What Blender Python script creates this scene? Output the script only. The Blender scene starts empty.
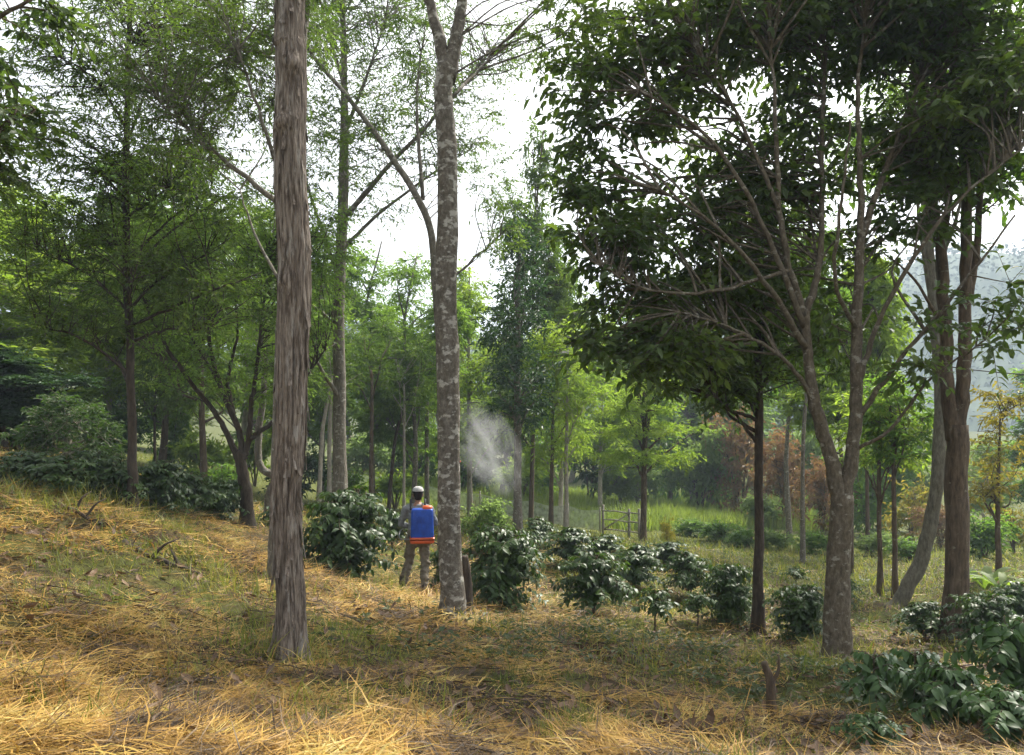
import bpy, math, random
import numpy as np
from mathutils import Vector

R = math.radians
rng = np.random.default_rng(11)
random.seed(11)
sc = bpy.context.scene
COL = sc.collection
F, HOR, ZC = 770.0, 415.0, 1.6          # focal length in pixels, height of the level line, eye height

# ------------------------------------------------------------------ small maths
def at(px, py, Y):
    return np.array([(px - 512) / F * Y, Y, ZC + (HOR - py) / F * Y])

def vnoise(x, y, seed=0):
    x = np.asarray(x, float); y = np.asarray(y, float)
    xi = np.floor(x).astype(np.int64); yi = np.floor(y).astype(np.int64)
    fx = x - xi; fy = y - yi
    fx = fx * fx * (3 - 2 * fx); fy = fy * fy * (3 - 2 * fy)
    def h(a, b):
        n = (a * 374761393 + b * 668265263 + seed * 974634721) & 0x7fffffff
        n = ((n ^ (n >> 13)) * 1274126177) & 0x7fffffff
        return ((n ^ (n >> 16)) & 0xffff) / 65535.0
    return (h(xi, yi) * (1 - fx) + h(xi + 1, yi) * fx) * (1 - fy) + (h(xi, yi + 1) * (1 - fx) + h(xi + 1, yi + 1) * fx) * fy

def fbm(x, y, seed=0, o=4):
    s = 0; a = .5; f = 1.0
    for i in range(o):
        s = s + a * vnoise(np.asarray(x) * f, np.asarray(y) * f, seed + i * 17); a *= .5; f *= 2.03
    return s / (1 - .5 ** o)

def sstep(a, b, x):
    t = np.clip((x - a) / (b - a), 0, 1); return t * t * (3 - 2 * t)

def unit(v):
    v = np.asarray(v, float)
    return v / np.maximum(np.linalg.norm(v, axis=-1, keepdims=True), 1e-9)

# ------------------------------------------------------------------ terrain
CP = [(0,755,3.0),(512,755,3.6),(1024,755,4.9),(0,600,5.4),(0,487,11),(60,478,13),(60,450,22),(133,512,11),(245,527,14.5),
 (290,662,6),(274,588,8.5),(455,622,8.5),(418,595,12.3),(500,607,11.5),(345,582,12.5),(592,617,12),(655,632,11.5),
 (758,634,12),(838,661,9),(955,640,10.5),(893,607,15),(800,568,22),(643,547,26),(550,532,25),(640,521,38),
 (350,497,33),(880,602,16),(1000,590,15),(1000,563,22),(800,547,30),(450,525,24),(420,507,34),(700,572,17),(700,547,24),
 (220,497,24),(180,660,5.2),(400,690,5.2),(640,690,6.6),(772,718,7.0),(930,700,6.6),(900,545,33)]
cpw = np.array([at(*c) for c in CP])
def _phi(d2): return np.where(d2 > 1e-9, .5 * d2 * np.log(np.maximum(d2, 1e-9)), 0)
_n = len(cpw)
_K = _phi(((cpw[:, None, :2] - cpw[None, :, :2]) ** 2).sum(-1)) + np.eye(_n) * 1.0
_P = np.c_[np.ones(_n), cpw[:, :2]]
_A = np.block([[_K, _P], [_P.T, np.zeros((3, 3))]])
_sol = np.linalg.solve(_A, np.r_[cpw[:, 2], 0, 0, 0])
def terrain(x, y):
    x = np.atleast_1d(np.asarray(x, float)); y = np.atleast_1d(np.asarray(y, float))
    out = np.empty(x.shape)
    for s in range(0, x.size, 60000):
        xs, ys = x.ravel()[s:s + 60000], y.ravel()[s:s + 60000]
        d2 = (xs[:, None] - cpw[None, :, 0]) ** 2 + (ys[:, None] - cpw[None, :, 1]) ** 2
        z = _phi(d2) @ _sol[:_n] + _sol[_n] + _sol[_n + 1] * xs + _sol[_n + 2] * ys
        z = np.clip(z, -6, 3)
        far = -4.2 + np.clip(.16 * (-xs - 18), 0, 30)
        w = np.maximum(sstep(45, 85, np.hypot(xs, ys * .9)), sstep(2, 14, -ys))
        z = z * (1 - w) + far * w
        near = 1 - sstep(18, 45, np.hypot(xs, ys))
        z = z + near * ((fbm(xs * .9, ys * .9, 3) - .5) * .26 + (fbm(xs * 3.1, ys * 3.1, 9) - .5) * .12)
        # a low bank of raked straw at the left
        dx, dy = xs + 4.9, ys - 9.2
        z = z + .16 * np.exp(-((dx * .8 + dy * .5) / 2.2) ** 2 - ((dy * .8 - dx * .3) / .7) ** 2)
        out.ravel()[s:s + 60000] = z
    return out
def gz(x, y): return float(terrain(x, y)[0])
def gpx(px, py):                          # where the line of sight meets the ground
    Ys = np.arange(2, 90, .05); P = np.stack([at(px, py, Y) for Y in Ys])
    below = np.where(P[:, 2] <= terrain(P[:, 0], P[:, 1]))[0]
    Y = Ys[below[0]] if len(below) else 60.0
    x = (px - 512) / F * Y
    return np.array([x, Y, gz(x, Y)])
def gpY(px, Y):
    x = (px - 512) / F * Y
    return np.array([x, Y, gz(x, Y)])

# ------------------------------------------------------------------ mesh helpers
class MB:
    def __init__(s): s.v = []; s.f = []; s.m = []; s.n = 0
    def add(s, v, f, mi=0):
        v = np.asarray(v, float).reshape(-1, 3); f = np.asarray(f, np.int64).reshape(-1, 4)
        s.v.append(v); s.f.append(f + s.n); s.m.append(np.full(len(f), mi, np.int32)); s.n += len(v); return s
    def data(s): return np.concatenate(s.v), np.concatenate(s.f), np.concatenate(s.m)
    def build(s, name, mats, parent=None, smooth=True, base=None):
        v, f, m = s.data()
        if base is not None: v = v - np.asarray(base)
        me = bpy.data.meshes.new(name)
        me.vertices.add(len(v)); me.vertices.foreach_set('co', v.astype(np.float32).ravel())
        me.loops.add(f.size); me.loops.foreach_set('vertex_index', f.astype(np.int32).ravel())
        me.polygons.add(len(f)); me.polygons.foreach_set('loop_start', np.arange(0, f.size, 4, dtype=np.int32))
        me.polygons.foreach_set('material_index', m)
        me.polygons.foreach_set('use_smooth', np.full(len(f), smooth, bool))
        for mt in (mats if isinstance(mats, (list, tuple)) else [mats]): me.materials.append(mt)
        me.update(calc_edges=True); me.validate()
        o = bpy.data.objects.new(name, me); COL.objects.link(o)
        if parent is not None: o.parent = parent
        return o

def tube(pts, rad, n=8, jag=0.0, seed=0, closed=True, flare=0.0):
    p = np.asarray(pts, float); k = len(p); rad = np.broadcast_to(np.asarray(rad, float), (k,))
    t = unit(np.gradient(p, axis=0))
    a = np.array([1., 0, 0]) if abs(t[0][0]) < .8 else np.array([0, 1., 0])
    u = unit(a - t[0] * (a @ t[0])); V = []
    ang = np.linspace(0, 2 * np.pi, n, endpoint=False)
    for i in range(k):
        u = unit(u - t[i] * (u @ t[i])); w = np.cross(t[i], u); r = rad[i]
        rr = np.full(n, r)
        if jag: rr = r * (1 + jag * (fbm(np.cos(ang) * 2 + i * .35 + seed * 7, np.sin(ang) * 2 + i * .21, seed, 2) - .5) * 2)
        if flare and i < 5: rr = rr * (1 + flare * (1 - i / 5) ** 2 * (.6 + .8 * vnoise(np.cos(ang) * 2.2 + seed, np.sin(ang) * 2.2, seed)))
        V.append(p[i] + np.outer(np.cos(ang) * rr, u) + np.outer(np.sin(ang) * rr, w))
    V = np.concatenate(V); q = []
    i = np.arange(k - 1)[:, None] * n; j = np.arange(n)[None, :]; j2 = (j + 1) % n
    q = np.stack([i + j, i + j2, i + n + j2, i + n + j], -1).reshape(-1, 4)
    if closed:
        V = np.concatenate([V, [p[0]], [p[-1]]]); c0, c1 = k * n, k * n + 1; e = []
        for jj in range(0, n, 2):
            e.append([c0, (jj + 2) % n, (jj + 1) % n, jj]); b = (k - 1) * n
            e.append([c1, b + jj, b + (jj + 1) % n, b + (jj + 2) % n])
        q = np.concatenate([q, np.array(e)])
    return V, q

def smooth_path(pts, m=6, wob=0.0, r=None):
    p = np.asarray(pts, float); k = len(p)
    if k == 2: p = np.array([p[0], (p[0] + p[1]) / 2, p[1]]); k = 3
    q = np.concatenate([[2 * p[0] - p[1]], p, [2 * p[-1] - p[-2]]]); out = []
    for i in range(1, k):
        a, b, c, d = q[i - 1], q[i], q[i + 1], q[i + 2]
        for s in np.linspace(0, 1, m, endpoint=False):
            out.append(.5 * (2 * b + (c - a) * s + (2 * a - 5 * b + 4 * c - d) * s * s + (3 * b - a - 3 * c + d) * s ** 3))
    out.append(p[-1]); out = np.array(out)
    if wob and r is not None: out[1:-1] += r.normal(0, wob, (len(out) - 2, 3))
    return out

def leaves(c, d, nrm, L, W, style='rhomb', bend=.18):
    c = np.asarray(c); d = unit(d); N = len(c)
    s = unit(np.cross(d, nrm)); up = unit(np.cross(s, d)); L = np.broadcast_to(L, (N,))[:, None]; W = np.broadcast_to(W, (N,))[:, None] / 2
    if style == 'rhomb':
        m = c + d * L * .45
        V = np.stack([c, m + s * W + up * W * .35, c + d * L - up * L * bend, m - s * W + up * W * .35], 1).reshape(-1, 3)
        Q = np.arange(N * 4).reshape(-1, 4)
        return V, Q
    m1 = c + d * L * .32 + up * L * .03; m2 = c + d * L * .68 - up * L * bend * .45; tp = c + d * L - up * L * bend * 1.25
    w1, w2 = W * .92, W * .86
    V = np.stack([c, m1, m2, tp, m1 + s * w1 + up * w1 * .3, m1 - s * w1 + up * w1 * .3, m2 + s * w2 + up * w2 * .22, m2 - s * w2 + up * w2 * .22], 1).reshape(-1, 3)
    T = np.array([[0, 4, 1, 5], [1, 4, 6, 2], [5, 1, 2, 7], [2, 6, 3, 7]])
    return V, (np.arange(N)[:, None, None] * 8 + T[None]).reshape(-1, 4)

def prisms(a, b, ra, rb):                  # thin three-sided twigs
    a = np.asarray(a); b = np.asarray(b); N = len(a); t = unit(b - a)
    x = np.where(np.abs(t[:, :1]) < .8, np.array([[1., 0, 0]]), np.array([[0, 1., 0]]))
    u = unit(np.cross(t, x)); w = np.cross(t, u); ring = []
    for P, r in ((a, ra), (b, rb)):
        for k in range(3): ring.append(P + (u * math.cos(k * 2.094) + w * math.sin(k * 2.094)) * r)
    V = np.stack(ring, 1).reshape(-1, 3)
    T = np.array([[0, 1, 4, 3], [1, 2, 5, 4], [2, 0, 3, 5]])
    return V, (np.arange(N)[:, None, None] * 6 + T[None]).reshape(-1, 4)

# ------------------------------------------------------------------ properties
def tag(o, label=None, cat=None, group=None, kind=None):
    if label: o['label'] = label
    if cat: o['category'] = cat
    if group: o['group'] = group
    if kind: o['kind'] = kind
    return o
def empty(name, loc, label, cat, group=None):
    o = bpy.data.objects.new(name, None); COL.objects.link(o); o.location = Vector(loc); o.empty_display_size = .1
    return tag(o, label, cat, group)
def copy_tree(o, parent=None):
    c = o.copy(); COL.objects.link(c); c.parent = parent
    for ch in list(o.children): copy_tree(ch, c)
    return c

# ------------------------------------------------------------------ materials
def newmat(name):
    m = bpy.data.materials.new(name); m.use_nodes = True; nt = m.node_tree; nt.nodes.clear()
    return m, nt, nt.nodes, nt.links
def ramp(nodes, stops):
    r = nodes.new('ShaderNodeValToRGB'); e = r.color_ramp.elements
    while len(e) < len(stops): e.new(.5)
    for el, (p, c) in zip(e, stops): el.position = p; el.color = (*c, 1)
    return r
def leaf_mat(name, cols, trans=.35, tcol=1.5, rough=.5, spec=.35, warm=(1.1, 1.15, .5), patch=.55, pscale=.9):
    m, nt, N, L = newmat(name)
    g = N.new('ShaderNodeNewGeometry')
    r = ramp(N, [(i / max(1, len(cols) - 1), c) for i, c in enumerate(cols)])
    tc = N.new('ShaderNodeTexCoord'); pn = N.new('ShaderNodeTexNoise'); pn.inputs['Scale'].default_value = pscale; pn.inputs['Detail'].default_value = 3; L.new(tc.outputs['Object'], pn.inputs['Vector'])
    q = N.new('ShaderNodeMapRange'); q.inputs['From Min'].default_value = .36; q.inputs['From Max'].default_value = .64; q.clamp = True; L.new(pn.outputs['Fac'], q.inputs['Value'])
    q2 = N.new('ShaderNodeMix'); q2.inputs[0].default_value = patch; L.new(g.outputs['Random Per Island'], q2.inputs[2]); L.new(q.outputs[0], q2.inputs[3])
    L.new(q2.outputs[0], r.inputs[0])
    p = N.new('ShaderNodeBsdfPrincipled'); p.inputs['Roughness'].default_value = rough; p.inputs['Specular IOR Level'].default_value = spec
    L.new(r.outputs[0], p.inputs['Base Color'])
    t = N.new('ShaderNodeBsdfTranslucent')
    mm = N.new('ShaderNodeMix'); mm.data_type = 'RGBA'; mm.blend_type = 'MULTIPLY'; mm.inputs[0].default_value = 1
    mm.clamp_result = False
    L.new(r.outputs[0], mm.inputs[6]); mm.inputs[7].default_value = (warm[0] * tcol, warm[1] * tcol, warm[2] * tcol, 1)
    L.new(mm.outputs[2], t.inputs['Color'])
    mx = N.new('ShaderNodeMixShader'); mx.inputs[0].default_value = trans
    L.new(p.outputs[0], mx.inputs[1]); L.new(t.outputs[0], mx.inputs[2])
    o = N.new('ShaderNodeOutputMaterial'); L.new(mx.outputs[0], o.inputs[0])
    return m
def bark_mat(name, cols, scale=9, stretch=.12, bump=.6, patch=None, pscale=5, pth=.58, pstretch=(1, 1, 1.6), rough=.85):
    m, nt, N, L = newmat(name)
    tc = N.new('ShaderNodeTexCoord'); mp = N.new('ShaderNodeMapping'); mp.inputs['Scale'].default_value = (scale, scale, scale * stretch)
    L.new(tc.outputs['Object'], mp.inputs[0])
    n = N.new('ShaderNodeTexNoise'); n.inputs['Scale'].default_value = 2.2; n.inputs['Detail'].default_value = 8; n.inputs['Roughness'].default_value = .68
    L.new(mp.outputs[0], n.inputs['Vector'])
    r = ramp(N, [(.3 + .4 * i / max(1, len(cols) - 1), c) for i, c in enumerate(cols)])
    L.new(n.outputs['Fac'], r.inputs[0]); colour = r.outputs[0]
    if patch:
        mp2 = N.new('ShaderNodeMapping'); mp2.inputs['Scale'].default_value = tuple(pscale * k for k in pstretch); L.new(tc.outputs['Object'], mp2.inputs[0])
        n2 = N.new('ShaderNodeTexNoise'); n2.inputs['Scale'].default_value = 1.6; n2.inputs['Detail'].default_value = 6; n2.inputs['Roughness'].default_value = .62
        L.new(mp2.outputs[0], n2.inputs['Vector'])
        r2 = ramp(N, [(pth, (0, 0, 0)), (pth + .07, (1, 1, 1))]); L.new(n2.outputs['Fac'], r2.inputs[0])
        mx = N.new('ShaderNodeMix'); mx.data_type = 'RGBA'; L.new(r2.outputs[0], mx.inputs[0]); L.new(colour, mx.inputs[6]); mx.inputs[7].default_value = (*patch, 1)
        colour = mx.outputs[2]
    p = N.new('ShaderNodeBsdfPrincipled'); p.inputs['Roughness'].default_value = rough; p.inputs['Specular IOR Level'].default_value = .2
    L.new(colour, p.inputs['Base Color'])
    b = N.new('ShaderNodeBump'); b.inputs['Strength'].default_value = bump; b.inputs['Distance'].default_value = .02
    L.new(n.outputs['Fac'], b.inputs['Height']); L.new(b.outputs[0], p.inputs['Normal'])
    o = N.new('ShaderNodeOutputMaterial'); L.new(p.outputs[0], o.inputs[0])
    return m
def plain_mat(name, col, rough=.6, spec=.3, var=.25, scale=30, bump=.15):
    m, nt, N, L = newmat(name)
    tc = N.new('ShaderNodeTexCoord'); n = N.new('ShaderNodeTexNoise'); n.inputs['Scale'].default_value = scale; n.inputs['Detail'].default_value = 5
    L.new(tc.outputs['Object'], n.inputs['Vector'])
    r = ramp(N, [(.25, tuple(c * (1 - var) for c in col)), (.75, tuple(min(1, c * (1 + var)) for c in col))]); L.new(n.outputs['Fac'], r.inputs[0])
    p = N.new('ShaderNodeBsdfPrincipled'); p.inputs['Roughness'].default_value = rough; p.inputs['Specular IOR Level'].default_value = spec
    L.new(r.outputs[0], p.inputs['Base Color'])
    b = N.new('ShaderNodeBump'); b.inputs['Strength'].default_value = bump; b.inputs['Distance'].default_value = .01
    L.new(n.outputs['Fac'], b.inputs['Height']); L.new(b.outputs[0], p.inputs['Normal'])
    o = N.new('ShaderNodeOutputMaterial'); L.new(p.outputs[0], o.inputs[0])
    return m
def ground_mat():
    m, nt, N, L = newmat('straw_ground')
    tc = N.new('ShaderNodeTexCoord')
    def noise(s, d=6, ro=.6):
        n = N.new('ShaderNodeTexNoise'); n.inputs['Scale'].default_value = s; n.inputs['Detail'].default_value = d; n.inputs['Roughness'].default_value = ro
        L.new(tc.outputs['Object'], n.inputs['Vector']); return n
    n1 = noise(9, 9, .7); r1 = ramp(N, [(.3, (.016, .012, .009)), (.5, (.045, .031, .017)), (.7, (.13, .085, .032))]); L.new(n1.outputs['Fac'], r1.inputs[0])
    n2 = noise(.55, 6, .65); r2 = ramp(N, [(.44, (0, 0, 0)), (.6, (1, 1, 1))]); L.new(n2.outputs['Fac'], r2.inputs[0])
    n3 = noise(14, 6); r3 = ramp(N, [(.3, (.03, .04, .01)), (.7, (.13, .15, .035))]); L.new(n3.outputs['Fac'], r3.inputs[0])
    # farther off the turf takes over from the straw
    sx = N.new('ShaderNodeSeparateXYZ'); L.new(tc.outputs['Object'], sx.inputs[0])
    mr = N.new('ShaderNodeMapRange'); mr.inputs['From Min'].default_value = 15; mr.inputs['From Max'].default_value = 30; L.new(sx.outputs['Y'], mr.inputs['Value'])
    ad = N.new('ShaderNodeMath'); ad.operation = 'MAXIMUM'; L.new(r2.outputs[0], ad.inputs[0]); L.new(mr.outputs[0], ad.inputs[1])
    mu = N.new('ShaderNodeMath'); mu.operation = 'MULTIPLY'; mu.inputs[1].default_value = .8; L.new(ad.outputs[0], mu.inputs[0])
    mx = N.new('ShaderNodeMix'); mx.data_type = 'RGBA'; L.new(mu.outputs[0], mx.inputs[0]); L.new(r1.outputs[0], mx.inputs[6]); L.new(r3.outputs[0], mx.inputs[7])
    p = N.new('ShaderNodeBsdfPrincipled'); p.inputs['Roughness'].default_value = .95; p.inputs['Specular IOR Level'].default_value = .1
    L.new(mx.outputs[2], p.inputs['Base Color'])
    b = N.new('ShaderNodeBump'); b.inputs['Strength'].default_value = .8; b.inputs['Distance'].default_value = .04; L.new(n1.outputs['Fac'], b.inputs['Height']); L.new(b.outputs[0], p.inputs['Normal'])
    o = N.new('ShaderNodeOutputMaterial'); L.new(p.outputs[0], o.inputs[0]); return m

M = {}
M['ground'] = ground_mat()
M['coffee'] = leaf_mat('coffee_leaf', [(.016, .034, .009), (.028, .058, .013), (.042, .08, .017), (.075, .115, .025)], trans=.22, rough=.45, spec=.33, tcol=1.8)
M['coffee_near'] = leaf_mat('glossy_coffee_leaf', [(.018, .045, .013), (.03, .068, .016), (.042, .09, .02), (.085, .14, .03)], trans=.22, rough=.4, spec=.4, tcol=1.6)
M['broad_dark'] = leaf_mat('dark_broad_leaf', [(.03, .052, .016), (.045, .075, .02), (.065, .10, .026), (.10, .14, .03)], trans=.44, rough=.45, spec=.35, tcol=2.0)
M['broad_mid'] = leaf_mat('green_broad_leaf', [(.04, .08, .02), (.06, .11, .025), (.085, .15, .03), (.12, .18, .04)], trans=.5, rough=.5, tcol=2.2)
M['fine'] = leaf_mat('fine_olive_leaf', [(.032, .058, .016), (.05, .084, .02), (.07, .11, .025), (.095, .135, .03)], trans=.45, rough=.55, tcol=2.1)
M['fine_light'] = leaf_mat('fine_green_leaf', [(.05, .09, .025), (.075, .125, .03), (.10, .16, .04), (.13, .19, .05)], trans=.5, rough=.55, tcol=2.2)
M['deep'] = leaf_mat('deep_green_leaf', [(.02, .045, .02), (.03, .065, .026), (.045, .09, .032)], trans=.3, rough=.5, tcol=1.6)
M['dome'] = leaf_mat('dusky_green_leaf', [(.028, .055, .018), (.042, .08, .024), (.06, .105, .03)], trans=.4, rough=.5, tcol=1.8)
M['lime'] = leaf_mat('yellow_green_leaf', [(.08, .13, .028), (.12, .18, .035), (.16, .22, .045), (.2, .25, .06)], trans=.52, rough=.55, tcol=1.9)
M['rust'] = leaf_mat('rusty_leaf', [(.11, .12, .055), (.17, .125, .07), (.22, .13, .075), (.13, .14, .06)], trans=.35, rough=.6, tcol=1.3, warm=(1.1, .95, .6))
M['gold'] = leaf_mat('yellowing_leaf', [(.10, .14, .03), (.16, .17, .035), (.21, .18, .04), (.10, .15, .03)], trans=.45, rough=.55, tcol=1.6, warm=(1.1, 1, .5))
M['sage'] = leaf_mat('grey_green_leaf', [(.08, .125, .04), (.11, .16, .05), (.145, .20, .065), (.10, .15, .045)], trans=.6, rough=.55, tcol=1.6, warm=(1.05, 1.1, .8))
M['straw'] = leaf_mat('dry_straw', [(.035, .024, .017), (.06, .04, .024), (.13, .08, .03), (.34, .195, .045), (.44, .28, .065), (.33, .26, .065), (.58, .43, .17)], trans=.2, patch=.62, pscale=2.4, rough=.55, spec=.3, tcol=1.1, warm=(1, .9, .7))
M['grass'] = leaf_mat('green_grass', [(.04, .06, .016), (.08, .11, .024), (.13, .155, .035), (.24, .22, .06), (.09, .13, .03), (.18, .15, .05)], trans=.4, rough=.5, tcol=1.5)
M['meadow'] = leaf_mat('meadow_grass', [(.11, .16, .04), (.16, .21, .055), (.21, .25, .075)], trans=.35, rough=.5, tcol=1.5)
M['weed'] = leaf_mat('weed_leaf', [(.03, .05, .02), (.05, .075, .03), (.075, .095, .04), (.10, .10, .05)], trans=.3, rough=.5, tcol=1.5, patch=.5, pscale=1.5)
M['litter'] = leaf_mat('fallen_leaf', [(.05, .032, .02), (.10, .06, .035), (.16, .10, .055), (.07, .05, .035)], trans=.1, rough=.7, tcol=1, warm=(1, .8, .6))
M['bark_red'] = bark_mat('shaggy_red_bark', [(.022, .017, .013), (.09, .070, .055), (.21, .172, .14), (.32, .285, .24)], scale=24, stretch=.1, bump=1.0, patch=(.27, .245, .215), pscale=9, pth=.575, pstretch=(1, 1, .22))
M['bark_mottle'] = bark_mat('mottled_lichen_bark', [(.05, .045, .035), (.11, .095, .075), (.20, .18, .15)], scale=12, stretch=.7, bump=.9, patch=(.34, .325, .285), pscale=5, pth=.53, pstretch=(1, 1, 1.5))
M['bark_grey'] = bark_mat('grey_bark', [(.06, .052, .042), (.13, .115, .09), (.22, .20, .165)], scale=10, stretch=.3, bump=.7, patch=(.28, .27, .235), pscale=6, pth=.57)
M['bark_brown'] = bark_mat('brown_bark', [(.035, .026, .018), (.085, .062, .042), (.15, .115, .08)], scale=10, stretch=.22, bump=.7, patch=(.17, .16, .11), pscale=5, pth=.62)
M['bark_dark'] = bark_mat('dark_bark', [(.02, .016, .012), (.05, .038, .028), (.085, .068, .05)], scale=10, stretch=.25, bump=.7)
M['bark_olive'] = bark_mat('olive_grey_bark', [(.045, .04, .03), (.10, .09, .065), (.16, .145, .11)], scale=10, stretch=.3, bump=.7)
M['bark_fork'] = bark_mat('olive_brown_bark', [(.045, .036, .024), (.10, .082, .058), (.17, .145, .105)], scale=11, stretch=.5, bump=.9, patch=(.235, .22, .18), pscale=5, pth=.575)
M['bark_pale'] = bark_mat('pale_bark', [(.14, .125, .10), (.26, .235, .19), (.36, .33, .28)], scale=8, stretch=.4, bump=.4)
M['green_stem'] = bark_mat('green_stem', [(.05, .06, .02), (.10, .10, .04), (.15, .14, .06)], scale=10, stretch=.3, bump=.4)

# ------------------------------------------------------------------ ground
def build_ground():
    u = np.linspace(-1, 1, 361); k = 7.0
    xs = 750 * np.sinh(k * u) / math.sinh(k)
    v = np.linspace(-.56, 1, 330); ys = 7 + 1400 * np.sinh(k * v) / math.sinh(k)
    X, Y = np.meshgrid(xs, ys); Z = terrain(X.ravel(), Y.ravel())
    V = np.c_[X.ravel(), Y.ravel(), Z]; w = len(xs); h = len(ys)
    i = (np.arange(h - 1)[:, None] * w + np.arange(w - 1)[None]).ravel()
    mb = MB().add(V, np.stack([i, i + 1, i + w + 1, i + w], 1))
    tag(mb.build('ground', M['ground']), kind='structure')
build_ground()

# ------------------------------------------------------------------ crowns and trees
def crown_geo(mb, r, blobs, src, n_cl, sub, lv, cl_r, ll, lw, droop=.3, style='rhomb', twig=.012, fine_twigs=True, flat=.55, bend=.2, up=.9, bark_i=1):
    c = np.array([b[0] for b in blobs], float); rad = np.array([b[1] for b in blobs], float)
    wt = np.array([(b[2] if len(b) > 2 else 1.) for b in blobs]) * np.prod(rad, 1) ** (2 / 3)
    idx = r.choice(len(blobs), n_cl, p=wt / wt.sum())
    u = unit(r.normal(size=(n_cl, 3))) * (r.random((n_cl, 1)) ** (1 / 2.3))
    pos = c[idx] + u * rad[idx]
    src = np.asarray(src)
    for i in range(n_cl):
        dv = src - pos[i]; cost = np.linalg.norm(dv, axis=1) + np.maximum(0, dv[:, 2]) * 1.2 + np.maximum(0, -dv[:, 2]) * -.25
        cost = cost * r.uniform(.7, 1.4, len(cost))
        s = src[np.argmin(cost)]; D = np.linalg.norm(pos[i] - s)
        if D < .05: continue
        mid = s * .5 + pos[i] * .5 + r.normal(0, .09 * D, 3) + np.array([0, 0, .06 * D])
        path = smooth_path([s, mid, pos[i]], 4); rr = twig * min(2.2, .6 + D * .6)
        mb.add(*tube(path, np.linspace(rr, rr * .3, len(path)), 5, closed=False), bark_i)
    out = unit(u * rad[idx] + np.array([0, 0, .15]))
    d = out[:, None, :] * .55 + r.normal(0, .75, (n_cl, sub, 3)); d[..., 2] *= flat; d = unit(d)
    Ls = cl_r * r.uniform(.6, 1.25, (n_cl, sub, 1))
    a = np.broadcast_to(pos[:, None, :], d.shape)
    e = a + d * Ls - np.array([0, 0, 1.]) * droop * .35 * Ls
    if fine_twigs: mb.add(*prisms(a.reshape(-1, 3), e.reshape(-1, 3), twig * .35, twig * .15), bark_i)
    t = (np.arange(lv) + .6)[None, None, :, None] / lv * np.ones((n_cl, sub, 1, 1)) + r.uniform(-.4, .4, (n_cl, sub, lv, 1)) / lv
    P = a[:, :, None, :] + d[:, :, None, :] * Ls[:, :, None, :] * t - np.array([0, 0, 1.]) * droop * .35 * Ls[:, :, None, :] * t ** 2
    side = unit(np.cross(d, [0, 0, 1.]))[:, :, None, :] * np.where(np.arange(lv) % 2 == 0, 1, -1)[None, None, :, None]
    ld = d[:, :, None, :] * .6 + side * .75 + r.normal(0, .35, P.shape) - np.array([0, 0, droop])
    nn = r.normal(0, .45, P.shape) + np.array([0, 0, up])
    P = P.reshape(-1, 3); n = len(P); sz = r.uniform(.45, 1.25, n)
    mb.add(*leaves(P, ld.reshape(-1, 3), nn.reshape(-1, 3), ll * sz, lw * sz, style, bend), 0)

def dens(p, step=.12):
    p = np.asarray(p); out = []
    for a, b in zip(p[:-1], p[1:]):
        k = max(1, int(np.linalg.norm(b - a) / step)); out += [a + (b - a) * i / k for i in range(k)]
    return np.array(out + [p[-1]])

def tree(label, base, trunk, tr, limbs, blobs, leaf, bark, seed, cp, name='tree', cat='tree', group=None, flare=.5, jag=.12, seg=14, autolimb=0, trunk_fn=None, lo=.62):
    """trunk: list of world points; limbs: list of (points, r0, r1)."""
    r = np.random.default_rng(seed); base = np.asarray(base, float)
    root = empty(name, base, label, cat, group)
    foot = base - np.array([0, 0, .12])
    path = smooth_path([foot] + list(trunk), 7, 0, r)
    path[3:-1, :2] += np.cumsum(r.normal(0, .006, (len(path) - 4, 2)), 0)
    rad = np.interp(np.linspace(0, 1, len(path)), np.linspace(0, 1, len(tr)), tr) * .86
    mb = MB()
    if trunk_fn: trunk_fn(mb, path, rad)
    else: mb.add(*tube(path, rad, seg, jag, seed, flare=flare))
    mb.build('trunk', M[bark], root, base=base)
    src = list(dens(path[len(path) // 3:]))
    lim = list(limbs)
    for k in range(autolimb):
        b = blobs[int(r.integers(len(blobs)))]; tgt = np.array(b[0]) + r.normal(0, .4, 3) * np.array(b[1])
        hz = np.clip((tgt[2] - base[2]) * r.uniform(lo, .93), .1, None) + base[2]
        j = np.argmin(np.abs(path[:, 2] - hz)); s = path[j]
        lim.append(([s, s * .5 + tgt * .5 + np.array([0, 0, .1]) + r.normal(0, .08, 3), tgt], rad[j] * .5, rad[j] * .15))
    for pts, r0, r1 in lim:
        p = smooth_path(pts, 6, .008, r); l = MB()
        l.add(*tube(p, np.linspace(r0, r1, len(p)) , 9, .12, seed + 3))
        l.build('limb', M[bark], root, base=base); src += list(dens(p[len(p) // 4:]))
    if blobs:
        cb = MB(); crown_geo(cb, r, blobs, src, **cp); cb.build('crown', [M[leaf], M[bark]], root, smooth=False, base=base)
    return root

def B(px, py, Y, rx, ry, rz, w=1.):       # a mass of foliage: centre and radii
    return (at(px, py, Y), np.array([rx / F * Y, rz, ry / F * Y]), w)
def PP(*a): return [at(*p) for p in a]

BIG = dict(sub=6, lv=7, cl_r=.42, ll=.15, lw=.062, droop=.35, style='curved', twig=.012, bend=.16)
FINE = dict(sub=8, lv=11, cl_r=.42, ll=.075, lw=.02, droop=.35, twig=.009, flat=.6)

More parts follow.
